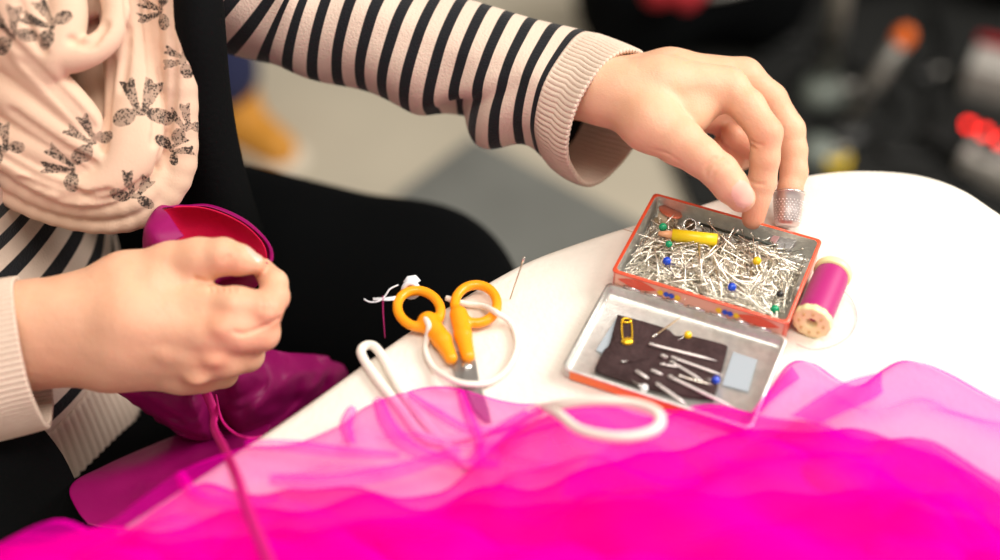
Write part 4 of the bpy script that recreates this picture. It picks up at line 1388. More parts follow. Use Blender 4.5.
# ---- scarf: nested hanging folds, one continuous cloth body
def scarf():
    f = Field(np.array(W(40, 120, 0.80)) - [0.17, 0.13, 0.17], np.array(W(80, 60, 0.80)) + [0.13, 0.15, 0.26], 0.0013)
    # strands: lists of (px,py,d) and radii in px-ish mm (half widths), flattened towards the chest
    view = (0, S45, -S45)
    S = [
        ([(92, -50, .80), (92, 20, .80), (95, 80, .80), (100, 150, .795)], (13, 13, 13, 12)),
        ([(112, -50, .805), (112, 20, .805), (115, 80, .803), (118, 150, .80)], (12, 12, 12, 12)),
        # outer fall at right, sweeping under to the left
        ([(170, -60, .775), (175, 0, .780), (179, 60, .784), (181, 120, .792), (177, 172, .80), (150, 208, .80), (105, 222, .795), (50, 212, .79), (0, 190, .785), (-60, 160, .78)], (9, 9.5, 10, 9.5, 10, 9, 7, 7, 7, 7)),
        ([(150, -60, .785), (157, 0, .787), (164, 70, .79), (170, 130, .80), (160, 175, .797), (130, 200, .79), (85, 205, .785), (35, 192, .78), (-20, 160, .775)], (9, 10, 9, 9, 9, 8, 7.5, 7, 7)),
        # broad front fall with the bow
        ([(118, -60, .785), (124, 0, .785), (130, 50, .785), (134, 100, .785), (130, 145, .783), (112, 178, .78), (75, 190, .775), (30, 172, .77), (-20, 135, .765)], (13, 14, 15, 16, 16, 13, 9, 8, 8)),
        ([(136, 90, .784), (140, 140, .782), (126, 172, .779), (96, 186, .776)], (13, 13, 10, 7)),
        # diagonal folds in from the left
        ([(-40, 60, .765), (10, 95, .765), (50, 125, .768), (85, 150, .772), (108, 165, .778)], (12, 12, 11, 9, 6)),
        ([(-40, 20, .76), (10, 50, .76), (50, 85, .763), (85, 120, .768), (100, 145, .776)], (13, 13, 11, 9, 5)),
        ([(-40, 110, .77), (10, 135, .77), (50, 155, .772), (90, 172, .778)], (10, 10, 9, 7)),
        ([(-40, 140, .775), (10, 160, .776), (55, 176, .78), (95, 184, .785)], (8, 8, 8, 7)),
        # rolled collar at the top
        ([(100, -50, .77), (112, -10, .765), (116, 15, .762), (108, 38, .758), (88, 52, .755), (62, 55, .755), (40, 40, .755), (28, 10, .757), (20, -40, .76)], (9, 8, 7, 7, 8, 10, 13, 15, 16)),
        ([(60, -50, .765), (64, -10, .76), (66, 20, .757), (58, 50, .755), (44, 78, .757)], (10, 11, 11, 11, 8)),
        ([(-40, -20, .752), (0, -10, .752), (20, 30, .753), (36, 62, .756), (48, 84, .762)], (18, 17, 14, 11, 7)),
        ([(100, -60, .785), (92, -20, .782), (86, 8, .780)], (12, 10, 7)),
    ]
    for pts, rad in S:
        P = catmull([tuple(W(*p)) for p in pts], 26)
        Rr = catmull([(r, 0, 0) for r in rad], 26)
        for i in range(26):
            f.cone(P[i], P[i + 1], max(Rr[i][0], 3) * mm, max(Rr[i + 1][0], 3) * mm, k=1.6 * mm)
    for p0, p1 in ((W(178, -60, .80), B(-0.275, 0.12, 0.335)), (W(118, -60, .785), B(-0.265, 0.05, 0.32)), (W(20, -40, .76), B(-0.31, -0.02, 0.335)), (W(-40, 20, .76), B(-0.33, -0.04, 0.345))):
        f.cone(p0, p1, 0.014, 0.018, k=0.006)
    # fine fold lines
    for pts in ([(20, 60, .745), (60, 100, .748), (90, 135, .756)], [(10, 110, .752), (60, 145, .756), (95, 165, .764)],
                [(143, -10, .772), (150, 60, .774), (156, 110, .778), (154, 145, .780)], [(112, 60, .772), (108, 110, .770), (104, 150, .770)],
                [(60, 200, .772), (110, 200, .775), (145, 180, .780)], [(20, 180, .766), (70, 196, .770), (110, 192, .774)],
                [(0, 30, .742), (30, 60, .744), (70, 100, .752), (95, 128, .762)], [(-10, 150, .762), (40, 178, .766), (90, 196, .772)], [(126, -20, .770), (128, 40, .768), (122, 90, .768)],
                [(70, 40, .742), (90, 44, .744), (106, 24, .750)], [(20, 0, .735), (30, 30, .737), (44, 52, .742)], [(170, -10, .786), (174, 70, .790), (170, 120, .792), (156, 168, .790)]):
        P = [hit(f, p[0], p[1]) for p in catmull([(p[0], p[1], 0) for p in pts], 24)]
        for i in range(24):
            if P[i] is None or P[i + 1] is None or np.linalg.norm(P[i] - P[i + 1]) > 0.012: continue
            f.cone(P[i], P[i + 1], 1.3 * mm, 1.3 * mm, k=2.6 * mm, sub=True)
    # collar round the back of the neck
    for r0, zz, rr in ((0.085, 0.36, 0.026), (0.075, 0.385, 0.022)):
        q = [B(-0.345 + r0 * math.cos(a), 0.055 + r0 * 1.05 * math.sin(a), zz - 0.03 * math.cos(a)) for a in np.linspace(0, 2 * PI, 30)]
        for i in range(29): f.cone(q[i], q[i + 1], rr, rr, k=0.006)
    V, F = f.mesh()
    V = relax(V, F, 2)
    me = np_mesh('scarf', V, F)
    # lacy bow prints
    pr = np.zeros(len(V), np.float32)
    view_d = np.array([0, S45, -S45]); right = np.array([1, 0, 0]); up = np.array([0, S45, S45])
    def stamp(px, py, rot, size):
        # project by the surface point nearest to the viewer around the mark
        camp = np.array([0, CAM_Y, Z0 + CAM_H])
        rel = V - camp
        dep = rel @ view_d
        sx = rel @ right / dep * FPX + 500; sy = 280 - rel @ up / dep * FPX
        near = (np.abs(sx - px) < 6) & (np.abs(sy - py) < 6)
        if not near.any(): return
        d0 = dep[near].min()
        x = (rel @ right - (px - 500) / FPX * d0) / size; y = (rel @ up - (280 - py) / FPX * d0) / size
        x, y = x * math.cos(rot) + y * math.sin(rot), -x * math.sin(rot) + y * math.cos(rot)
        okd = dep < d0 + 0.022
        # knot, two loops, two tails (unit size = half width of the bow)
        def el(cx, cy, a, b, r):
            X, Y = x - cx, y - cy
            X, Y = X * math.cos(r) + Y * math.sin(r), -X * math.sin(r) + Y * math.cos(r)
            return 1 - np.sqrt((X / a) ** 2 + (Y / b) ** 2)
        def tail(s):
            X = x - s * 0.12; Y = y - 0.1
            a = s * 0.30
            X, Y = X * math.cos(a) - Y * math.sin(a), X * math.sin(a) + Y * math.cos(a)
            w = 0.10 + 0.16 * Y
            notch = 1.25 - 0.9 * np.maximum(0, 0.18 - np.abs(X))
            return np.minimum(np.minimum(w - np.abs(X), Y), notch - Y) * 5
        v = np.maximum.reduce([el(0, 0, 0.17, 0.15, 0), el(-0.62, -0.18, 0.46, 0.34, 0.3), el(0.60, -0.10, 0.42, 0.30, -0.35), tail(-1), tail(1)])
        v = np.clip(v * 4 + 0.5, 0, 1) * okd
        np.maximum(pr, v, out=pr)
    stamp(140, 112, 0.05, 0.0145)
    stamp(171, 150, -1.2, 0.0085)
    stamp(132, 196, -0.35, 0.010)
    stamp(92, 142, 0.7, 0.011)
    stamp(72, 168, 1.2, 0.012)
    stamp(52, 26, 0.9, 0.012)
    stamp(12, 36, 0.3, 0.012)
    stamp(160, 10, 1.5, 0.010)
    stamp(184, 60, 1.4, 0.009)
    stamp(186, 128, 0.4, 0.010)
    stamp(4, 150, 0.4, 0.011)
    at = me.attributes.new('print', 'FLOAT', 'POINT'); at.data.foreach_set('value', pr)
    obj('scarf', me, M['scarf'], person, label='pale pink scarf printed with black lacy bows')
scarf()

# ---- thimble on the middle finger
def thimble():
    tip = Vector(W(787, 226, 0.824)); root = Vector(W(789, 192, 0.827))
    ax = (tip - root).to_track_quat('Z', 'Y').to_matrix().to_4x4()
    L = (tip - root).length
    t = thing('thimble', tuple(root), 'dimpled silver thimble on the middle fingertip above the tin', 'thimble')
    bm = bmesh.new()
    prof = [(0.0086, 0.0), (0.0094, 0.0004), (0.0094, 0.0014), (0.0088, 0.0020), (0.0088, 0.0045), (0.0086, 0.0050), (0.0080, L * 0.6), (0.0073, L * 0.88), (0.0066, L * 0.97), (0.0050, L), (0.0003, L + 0.0003)]
    lathe(bm, prof, 48, ax, caps=False)
    recalc(bm)
    o = child('cup', bm, mat('thimble_silver', (0.64, 0.56, 0.55), 0.38, 0.9), t); solidify(o, 0.0005)
    bm = bmesh.new()
    tube(bm, [ax @ Vector((0.0093 * math.cos(a), 0.0093 * math.sin(a), 0.0008)) for a in [2 * PI * k / 40 for k in range(40)]], 0.0007, 8, closed=True)
    child('rim', bm, M['silver'], t)
    bm = bmesh.new()
    for r in range(12):
        z = 0.0062 + r * 0.00150
        if z > L - 0.0012: break
        rad = 0.0086 + (0.0071 - 0.0086) * (z - 0.0050) / (L - 0.0066) + 0.0001
        nn_ = 24
        for k in range(nn_):
            a = 2 * PI * (k + 0.5 * (r % 2)) / nn_
            c = ax @ Vector((rad * math.cos(a), rad * math.sin(a), z))
            bmesh.ops.create_icosphere(bm, subdivisions=1, radius=0.00058, matrix=Matrix.Translation(c))
    o = child('knurling', bm, mat('thimble_dimples', (0.88, 0.80, 0.80), 0.3, 0.9), t); o['kind'] = 'stuff'
thimble()

#@@CLOTH
# ------------------------------------------------------------------ magenta satin garment held in the right hand
def grid_mesh(rows):
    """rows: list of equal-length point lists"""
    bm = bmesh.new(); n = len(rows[0])
    vv = [[bm.verts.new(tuple(p)) for p in r] for r in rows]
    for i in range(len(rows) - 1):
        for j in range(n - 1): bm.faces.new((vv[i][j], vv[i][j + 1], vv[i + 1][j + 1], vv[i + 1][j]))
    return bm

def cloth(curves, nu, nv, amp=0.0, fs=40.0, seed=0.0, W_=W):
    """surface lofted through curves given in photo coords (px,py,depth)"""
    cs = [catmull([tuple(W_(*p)) for p in c], nu) for c in curves]
    rows = []
    for i in range(nv + 1):
        rows.append([])
    for j in range(nu + 1):
        col = catmull([tuple(c[j]) for c in cs], nv)
        for i in range(nv + 1):
            p = Vector(col[i])
            if amp:
                d = noise.noise(p * fs + Vector((seed, 0, 0))) + 0.5 * noise.noise(p * fs * 2.3 + Vector((0, seed, 0)))
                p += Vector((0, -S45, S45)) * d * amp
            rows[i].append(p)
    return grid_mesh(rows)

g = thing('satin_garment', tuple(W(220, 400, 0.85)), 'dark magenta satin garment with crimson lining held in the right hand', 'garment')
# crimson inside, opening towards the viewer
bm = cloth([[(150, 246, .772), (152, 222, .785), (168, 208, .795), (205, 208, .80), (240, 222, .797), (262, 242, .785), (268, 262, .768)],
            [(156, 252, .785), (165, 235, .80), (185, 226, .812), (212, 226, .815), (238, 238, .81), (255, 252, .795), (262, 266, .772)],
            [(170, 280, .80), (185, 272, .815), (200, 268, .82), (215, 268, .822), (232, 272, .815), (246, 276, .80), (256, 274, .775)]], 40, 20, 0.001, 60)
solidify(obj('lining', bm, M['lining'], g, label='crimson lining'), 0.0006)
# magenta outer side rolled round the opening
bm = cloth([[(184, 236, .772), (176, 226, .773), (168, 214, .778), (163, 208, .79), (185, 207, .80), (210, 207, .803), (242, 221, .80), (265, 241, .787), (270, 258, .767), (262, 268, .757)],
            [(160, 250, .768), (152, 236, .768), (147, 224, .775), (160, 206, .793), (186, 205.5, .806), (212, 205.5, .81), (244, 219, .806), (267, 240, .79), (273, 258, .768), (264, 270, .758)],
            [(146, 262, .785), (143, 248, .785), (145, 232, .79), (160, 214, .81), (190, 212, .825), (215, 214, .828), (244, 228, .82), (264, 246, .80), (268, 264, .78), (258, 280, .77)]], 50, 14, 0.001, 60)
solidify(obj('outer_satin', bm, M['satin'], g), 0.0006)
# part pinched between thumb and finger, seen in the gap
bm = cloth([[(190, 272, .79), (215, 270, .79), (240, 268, .785), (262, 263, .762)],
            [(190, 290, .785), (215, 284, .782), (240, 276, .775), (268, 264, .758)],
            [(190, 310, .80), (215, 305, .80), (245, 295, .79), (262, 280, .78)]], 24, 14, 0.0015, 90)
solidify(obj('pinched_fold', bm, M['satin'], g), 0.0006)
# drape under the hand
bm = cloth([[(108, 372, .81), (140, 360, .82), (180, 350, .83), (215, 350, .83), (245, 345, .835), (280, 352, .86), (330, 356, .90)],
            [(116, 388, .80), (150, 392, .80), (190, 398, .795), (214, 392, .82), (238, 378, .81), (272, 368, .84), (332, 360, .90)],
            [(135, 408, .82), (165, 420, .82), (200, 432, .82), (216, 418, .845), (240, 408, .83), (285, 388, .85), (345, 366, .91)],
            [(170, 428, .87), (195, 440, .87), (215, 446, .87), (228, 440, .875), (250, 438, .87), (290, 420, .88), (350, 385, .93)],
            [(200, 445, .90), (215, 452, .90), (228, 458, .90), (240, 455, .90), (265, 452, .90), (300, 440, .90), (350, 410, .94)]], 110, 80, 0.013, 34, 3.0)
solidify(obj('skirt', bm, M['satin'], g), 0.0008)
# flap lying on the lap
bm = cloth([[(165, 440, .86), (195, 430, .86), (225, 430, .86), (270, 425, .86)],
            [(105, 466, .835), (145, 455, .84), (190, 448, .84), (260, 455, .84)],
            [(68, 489, .80), (110, 485, .81), (160, 480, .815), (240, 485, .81)],
            [(88, 524, .78), (120, 530, .78), (170, 530, .78), (240, 530, .78)]], 50, 40, 0.006, 26, 9.0)
solidify(obj('flap', bm, M['satin'], g), 0.0008)
# narrow strap that runs from the garment over the tulle
def ribbon(path, w, n=80):
    P = catmull([tuple(p) for p in path], n)
    rows = []
    fr = frames([Vector(p) for p in P])
    for i, (p, t, a, b) in enumerate(fr):
        vd = Vector((0, S45, -S45)); s = t.cross(vd).normalized()
        rows.append([p - s * w, p - s * w * 0.3 - vd * 0.0008, p + s * w * 0.3 - vd * 0.0008, p + s * w])
    return grid_mesh(rows)
bm = ribbon([W(206, 392, .79), W(214, 412, .785), W(214, 428, .76), W(224, 448, .72), W(236, 475, .675), W(248, 510, .65), W(262, 545, .63), W(285, 600, .60)], 0.0026)
solidify(obj('strap', bm, M['strap'], g), 0.0008)
bm = bmesh.new(); tube(bm, catmull([tuple(W(*p)) for p in ((216, 395, .80), (222, 420, .77), (236, 434, .755), (250, 438, .745), (262, 436, .76))], 30), 0.0007, 6)
obj('hem_thread', bm, M['strap'], g)

# ------------------------------------------------------------------ pink tulle heap in front
def tulle_sheet(name, top, hcrest, seed, material, parent, amp=0.010, nu=150, nv=110, rise=0.10, ylow=-0.455, label=None, lift=0.0):
    tp = catmull([tuple(T(a, b, 0.004 + lift)) for a, b in top], nu)
    rows = []
    for i in range(nv + 1):
        v = i / nv
        row = []
        for j, p in enumerate(tp):
            x, y = p[0], p[1] + (ylow - p[1]) * v
            dist = (p[1] - y)
            m = 1 - math.exp(-dist / rise * 2.2)
            q = Vector((x * 14 + seed, y * 20, seed))
            fold = abs(noise.noise(q)) * 1.6 - 0.45 + 0.5 * noise.noise(q * 2.4)
            # creases running aslant
            c = math.sin((x * 0.8 + y * 1.3) * 60 + 3 * noise.noise(Vector((x * 6, y * 6, seed))))
            z = hcrest * m + amp * (fold + 0.25 * c) * min(1, dist / 0.03 + 0.1)
            wob = 0.010 * noise.noise(Vector((x * 30, seed, 1))) * math.exp(-v * 4)
            # off the table's left edge the tulle hangs down
            edge = max(0.0, (-0.235 - x))
            z = max(z, 0.001 + (0.0065 + 0.0005 * (seed % 5)) * min(1, dist / 0.007)) + lift
            z -= edge * 0.5
            row.append((x, y + wob, Z0 + z))
        rows.append(row)
    bm = grid_mesh(rows)
    o = obj(name, bm, material, parent, label=label)
    return o

tl = thing('tulle_heap', (0, -0.28, Z0), 'heap of sheer bright magenta tulle across the front of the table', 'tulle fabric')
MAG = (1.0, 0.0, 0.56)
m_pale = tulle_material('sheer_tulle', MAG, 0.24)
m_mid = tulle_material('double_tulle', MAG, 0.42)
m_den = tulle_material('gathered_tulle', MAG, 0.60)
tulle_sheet('sheer_layer', [(-90, 560), (-20, 535), (60, 524), (112, 520), (150, 494), (182, 470), (215, 452), (250, 441), (300, 432), (340, 420), (364, 402), (392, 391), (430, 387), (462, 388), (500, 395), (560, 404), (620, 405), (690, 406), (752, 408), (770, 385), (790, 364), (812, 362), (835, 372), (860, 376), (884, 364), (910, 360), (950, 372), (1000, 398), (1070, 425)],
            0.016, 1.3, m_pale, tl, amp=0.010, rise=0.07, nu=260, nv=170)
tulle_sheet('second_layer', [(-90, 560), (40, 528), (120, 522), (165, 502), (205, 482), (260, 490), (300, 484), (384, 487), (440, 487), (462, 476), (482, 458), (496, 440), (515, 420), (545, 408), (600, 407), (690, 408), (755, 411), (800, 416), (840, 425), (900, 436), (940, 446), (1000, 476), (1070, 500)],
            0.030, 4.1, m_mid, tl, amp=0.014, rise=0.12, nu=200, nv=150)
tulle_sheet('gathered_layer', [(-90, 562), (60, 530), (130, 526), (200, 516), (280, 510), (370, 498), (440, 496), (520, 482), (600, 462), (700, 434), (790, 420), (850, 428), (920, 446), (980, 476), (1070, 520)],
            0.038, 8.7, m_den, tl, amp=0.013, rise=0.12)
tulle_sheet('front_layer', [(-90, 566), (60, 536), (160, 540), (300, 525), (430, 508), (560, 500), (700, 490), (820, 490), (920, 500), (1070, 540)],
            0.048, 12.9, m_den, tl, amp=0.013, rise=0.14)
def strip(pts, w, m, h0=0.017):
    P = [T(a, b, h if h is not None else h0) for a, b, h in pts]
    P = catmull([tuple(p) for p in P], 40)
    rows = []
    fr = frames([Vector(p) for p in P])
    for i, (p, t, a, b) in enumerate(fr):
        s_ = t.cross(Vector((0, 0, 1))).normalized()
        k = w * (0.55 + 0.45 * math.sin(PI * min(1, i / 40 * 0.9 + 0.1)))
        rows.append([p - s_ * k, p - s_ * k * 0.4 + Vector((0, 0, 0.002)), p + s_ * k * 0.4 + Vector((0, 0, 0.0022)), p + s_ * k])
    obj('fold', grid_mesh(rows), m, tl)
strip([(378, 400, .010), (388, 425, .014), (410, 448, .016), (450, 462, .018), (500, 466, .020)], 0.0045, m_mid)
strip([(352, 408, .010), (346, 426, .014), (352, 446, .016)], 0.0035, m_mid)
strip([(246, 444, .010), (290, 446, .014), (340, 452, .016), (400, 456, .018)], 0.0040, m_mid)
strip([(460, 392, .010), (468, 415, .014), (478, 440, .018), (480, 462, .020)], 0.0030, m_mid)
strip([(540, 410, .016), (515, 424, .018), (490, 442, .019), (470, 466, .020)], 0.0050, m_mid)
strip([(180, 474, .010), (196, 496, .014), (230, 505, .018), (280, 500, .020)], 0.0035, m_mid)
strip([(270, 480, .016), (330, 482, .018), (400, 470, .019), (460, 450, .020)], 0.0050, m_mid)
strip([(410, 395, .010), (440, 415, .014), (470, 430, .016), (520, 430, .018)], 0.0030, m_mid)
# pale loop of net lying on the heap, right
bm = cloth([[(870, 520, .625), (872, 480, .640), (890, 450, .655), (925, 444, .66), (960, 470, .65), (985, 505, .635)],
            [(880, 522, .622), (900, 505, .628), (915, 495, .632), (930, 492, .635), (955, 505, .63), (985, 520, .625)]], 30, 8, 0.001, 40)
obj('fold', bm, m_pale, tl)
bm = cloth([[(560, 490, .635), (600, 452, .660), (640, 438, .668), (700, 470, .65)],
            [(565, 500, .63), (610, 490, .636), (650, 488, .637), (700, 488, .638)]], 30, 8, 0.001, 40)
obj('fold', bm, m_pale, tl)
# twisted folded band standing at the right
bm = cloth([[(752, 412, .712), (770, 388, .735), (792, 366, .752)],
            [(757, 416, .705), (777, 396, .728), (800, 378, .742)]], 24, 6, 0.001, 60)
obj('folded_edge', bm, m_mid, tl)
bm = cloth([[(790, 416, .70), (820, 396, .715), (850, 380, .728), (882, 372, .735)],
            [(805, 420, .695), (835, 402, .708), (862, 390, .718), (882, 386, .722)],
            [(820, 424, .69), (850, 410, .70), (872, 400, .71), (884, 392, .718)]], 30, 10, 0.001, 60)
obj('folded_edge', bm, m_mid, tl)

#@@BACK
# ------------------------------------------------------------------ stool under the seated person
st = thing('stool', (-0.42, 0.07, 0), 'black round stool under the seated person', 'stool')
bm = bmesh.new(); lathe(bm, [(0.02, 0.345), (0.17, 0.345), (0.178, 0.352), (0.178, 0.375), (0.17, 0.388), (0.02, 0.390)], 48); child('seat', bm, M['black_cloth'], st)
for k in range(4):
    a = PI / 4 + k * PI / 2
    bm = bmesh.new(); tube(bm, [(0.11 * math.cos(a), 0.11 * math.sin(a), 0.345), (0.17 * math.cos(a), 0.17 * math.sin(a), 0.0)], 0.012, 12); child('leg', bm, M['dark_plastic'], st)

# ------------------------------------------------------------------ second person, far behind: a navy trouser leg and tan shoe
def standing_person():
    fx, fy = Fl(236, 122, 0.04)
    pz = thing('person', (fx - 0.12, fy, 0), 'person standing behind in navy trousers and tan shoes', 'person')
    an = [np.array((fx - 0.01, fy + 0.02, 0.09)), np.array((fx - 0.27, fy + 0.10, 0.09))]
    kn = [np.array((fx - 0.12, fy + 0.05, 0.47)), np.array((fx - 0.25, fy + 0.12, 0.47))]
    hp = [np.array((fx - 0.09, fy + 0.10, 0.88)), np.array((fx - 0.24, fy + 0.12, 0.88))]
    mid = (hp[0] + hp[1]) / 2
    f = Field(mid - [0.45, 0.35, 0.87], mid + [0.45, 0.35, 0.95], 0.010)
    for s in (0, 1): f.chain([hp[s], kn[s], an[s], an[s] + [0, 0, -0.05]], (0.08, 0.055, 0.036, 0.03), 0.03)
    f.cone(mid + [-0.06, 0, 0.02], mid + [0.06, 0, 0.02], 0.10, 0.10, 0.04)
    f.cone(mid + [-0.05, 0, 0.30], mid + [0.05, 0, 0.30], 0.10, 0.10, 0.06)
    f.cone(mid + [-0.12, 0, 0.50], mid + [0.12, 0, 0.50], 0.065, 0.065, 0.05)
    f.cone(mid + [0, 0, 0.52], mid + [0, -0.01, 0.64], 0.055, 0.048, 0.03)
    f.ellipsoid(mid + [0, -0.01, 0.75], (0.075, 0.09, 0.11), k=0.03)
    f.ellipsoid(mid + [0, -0.105, 0.735], (0.012, 0.018, 0.018), k=0.01)
    for s in (-1, 1):
        sh = mid + [s * 0.17, 0, 0.50]
        f.chain([sh, sh + [s * 0.04, 0, -0.28], sh + [s * 0.03, -0.10, -0.52]], (0.045, 0.036, 0.026), 0.03)
        f.ellipsoid(sh + [s * 0.03, -0.12, -0.60], (0.025, 0.04, 0.075), k=0.02)
    V, F = f.mesh(); obj('body', np_mesh('body', relax(V, F, 2), F), M['skin'], pz)
    f = Field(mid - [0.35, 0.3, 0.87], mid + [0.35, 0.3, 0.2], 0.008)
    for s in (0, 1): f.chain([hp[s], kn[s], an[s] + [-0.01, 0, 0.03]], (0.092, 0.072, 0.062), 0.03)
    f.cone(mid + [-0.06, 0, 0.03], mid + [0.06, 0, 0.03], 0.115, 0.115, 0.04)
    V, F = f.mesh(); obj('trousers', np_mesh('trousers', relax(V, F, 2), F), M['navy'], pz, label='navy trousers')
    f = Field(mid - [0.42, 0.32, 0.35], mid + [0.42, 0.32, 0.75], 0.009)
    f.cone(mid + [-0.06, 0, 0.06], mid + [0.06, 0, 0.06], 0.125, 0.125, 0.04)
    f.cone(mid + [-0.05, 0, 0.30], mid + [0.05, 0, 0.30], 0.115, 0.115, 0.06)
    f.cone(mid + [-0.13, 0, 0.49], mid + [0.13, 0, 0.49], 0.078, 0.078, 0.05)
    for s in (-1, 1):
        sh = mid + [s * 0.17, 0, 0.50]
        f.chain([sh, sh + [s * 0.04, 0, -0.28], sh + [s * 0.03, -0.095, -0.50]], (0.060, 0.050, 0.040), 0.03)
    V, F = f.mesh(); obj('jacket', np_mesh('jacket', relax(V, F, 2), F), M['black_cloth'], pz)
    f = Field(mid + [-0.14, -0.14, 0.6], mid + [0.14, 0.16, 0.93], 0.007)
    f.ellipsoid(mid + [0, 0.01, 0.775], (0.088, 0.10, 0.108), k=0.01)
    f.ellipsoid(mid + [0, -0.10, 0.72], (0.065, 0.06, 0.085), k=0.01, sub=True)
    V, F = f.mesh(); obj('hair', np_mesh('hair', relax(V, F, 1), F), M['hair'], pz)
    for s in (0, 1):
        d = np.array((0.75, -0.66, 0)) if s == 0 else np.array((-0.2, -0.98, 0))
        f = Field(an[s] - [0.16, 0.16, 0.09], an[s] + [0.16, 0.16, 0.06], 0.004)
        f.cone(an[s] + [0, 0, 0.0], an[s] + [0, 0, -0.05], 0.046, 0.042, 0.01)
        f.cone(an[s] - d * 0.015 + [0, 0, -0.052], an[s] + d * 0.10 + [0, 0, -0.062], 0.040, 0.028, 0.02)
        V, F = f.mesh(); V[:, 2] = np.maximum(V[:, 2], 0.014)
        sh = obj('shoe', np_mesh('shoe', relax(V, F, 1), F), M['tan'], pz, label='tan leather shoe')
        f = Field(an[s] - [0.18, 0.18, 0.09], an[s] + [0.18, 0.18, -0.03], 0.004)
        f.cone(an[s] - d * 0.02 + [0, 0, -0.075], an[s] + d * 0.11 + [0, 0, -0.075], 0.045, 0.036, 0.01)
        V, F = f.mesh(); V[:, 2] = np.clip(V[:, 2], 0.001, 0.017)
        obj('sole', np_mesh('sole', V, F), M['sole'], sh, label='pale rubber sole')
standing_person()

# ------------------------------------------------------------------ clutter on the black mat, far right
MZ = 0.014
def floor_pt(px, py, z=0.0):
    p = T(px, py, z - Z0); return Vector((p.x, p.y, z))

def bag(name, c, size, rz, m, label, cat, extra=None):
    t = thing(name, tuple(c), label, cat, rot=(0, 0, rz))
    f = Field((-size[0] * .75, -size[1] * .75, -0.02), (size[0] * .75, size[1] * .75, size[2] * 1.2), 0.012)
    sx, sy, sz = size
    r = min(sx, sy) * 0.34
    for x in (-1, 1):
        for z in (0.0, 1.0):
            f.cone((x * (sx / 2 - r), -sy / 2 + r, r + z * (sz - 2 * r)), (x * (sx / 2 - r), sy / 2 - r, r + z * (sz - 2 * r)), r, r, 0.03)
    f.cone((-sx / 2 + r, 0, sz * .5), (sx / 2 - r, 0, sz * .5), sz * .42, sz * .42, 0.05, ell=((0, 1, 0), sy / sz))
    V, F = f.mesh(); V[:, 2] = np.maximum(V[:, 2], 0.001)
    me = np_mesh(name, relax(V, F, 3), F)
    child('bag_body', me, m, t)
    bm = bmesh.new(); tube(bm, catmull([(-sx * .25, 0, sz * .92), (-sx * .15, 0.01, sz * 1.25), (sx * .15, 0.01, sz * 1.25), (sx * .25, 0, sz * .92)], 20), 0.012, 8, flat=0.4); child('handle', bm, M['dark_plastic'], t)
    bm = bmesh.new(); tube(bm, [(-sx * .4, -sy * .38, sz * .72), (0, -sy * .47, sz * .74), (sx * .4, -sy * .38, sz * .72)], 0.005, 8); child('zip', bm, M['grey_metal'], t)
    return t
bag('shoulder_bag', floor_pt(690, 40, MZ), (0.34, 0.20, 0.20), 0.3, M['black_cloth'], 'black soft bag on the mat behind the reaching hand', 'bag')
bag('rucksack', floor_pt(905, 65, MZ) + Vector((0.1, 0.25, 0)), (0.40, 0.24, 0.30), -0.2, M['black_cloth'], 'black rucksack behind the crossed metal rods', 'bag')
# red cloth
p = floor_pt(676, 4, MZ) + Vector((0.0, 0.0, 0.20))
f = Field((-0.1, -0.08, -0.06), (0.1, 0.08, 0.06), 0.006)
f.cone((-0.03, 0, 0), (0.03, 0.01, 0.005), 0.022, 0.018, 0.01); f.cone((0.01, -0.02, 0.0), (0.04, 0.03, 0.0), 0.016, 0.014, 0.01)
V, F = f.mesh(); o = obj('red_cloth', np_mesh('red_cloth', V, F), M['red_fabric']); o.location = T(678, -8, 0.22 - Z0)
tag(o, 'crumpled red cloth lying on the black soft bag', 'cloth')

def rod(name, a, b, r, m, label, cat, cap=None, base=True):
    t = thing(name, tuple(a), label, cat)
    v = b - a
    bm = bmesh.new(); tube(bm, [Vector(), v * 0.5, v], r, 14); child('tube', bm, m, t)
    if cap: 
        bm = bmesh.new(); sphere(bm, tuple(v), r * 1.12, 16, (1, 1, 1.3), v.to_track_quat('Z', 'Y').to_matrix()); child('cap', bm, cap, t)
    bm = bmesh.new(); tube(bm, [v * 0.40, v * 0.46], r * 1.35, 14); child('collar', bm, M['dark_plastic'], t)
    if base:
        bm = bmesh.new(); lathe(bm, [(r * 3.2, 0.0), (r * 3.2, 0.01), (r * 1.2, 0.016)], 24, Matrix.Translation((0, 0, 0.0))); child('foot', bm, M['dark_plastic'], t)
    return t
rod('metal_pole', floor_pt(828, 85, MZ), T(846, -40, 0.34 - Z0), 0.014, M['grey_metal'], 'upright tan-grey metal pole standing on the black mat', 'pole')
rod('metal_rod', floor_pt(845, 128, MZ), T(903, 38, 0.16 - Z0), 0.013, M['grey_metal'], 'slanting grey rod with an orange end cap', 'rod', cap=M['orange_cap'])

def clamp(c, s, m, label):
    t = thing('clamp', tuple(c), label, 'clamp')
    bm = bmesh.new(); lathe(bm, [(s, 0), (s * 1.05, s * 0.3), (s * 0.8, s * 0.9), (s * 0.3, s * 1.0)], 24); child('housing', bm, m, t)
    bm = bmesh.new(); tube(bm, [(0, 0, s * .6), (s * 1.4, -s * .4, s * .9)], s * 0.25, 10); child('lever', bm, M['grey_metal'], t)
clamp(floor_pt(822, 98, MZ), 0.034, M['pale_grey'], 'pale grey-green round clamp at the foot of the pole')
clamp(floor_pt(818, 158, MZ), 0.028, M['pale_grey'], 'pale round clamp just behind the table edge')
clamp(floor_pt(922, 78, MZ), 0.022, M['dark_plastic'], 'small dark round clamp right of the slanting rod')
p = floor_pt(835, 166, MZ)
t = thing('yellow_tape_roll', tuple(p), 'yellow tape roll on the mat behind the table edge', 'tape roll')
bm = bmesh.new(); R = []
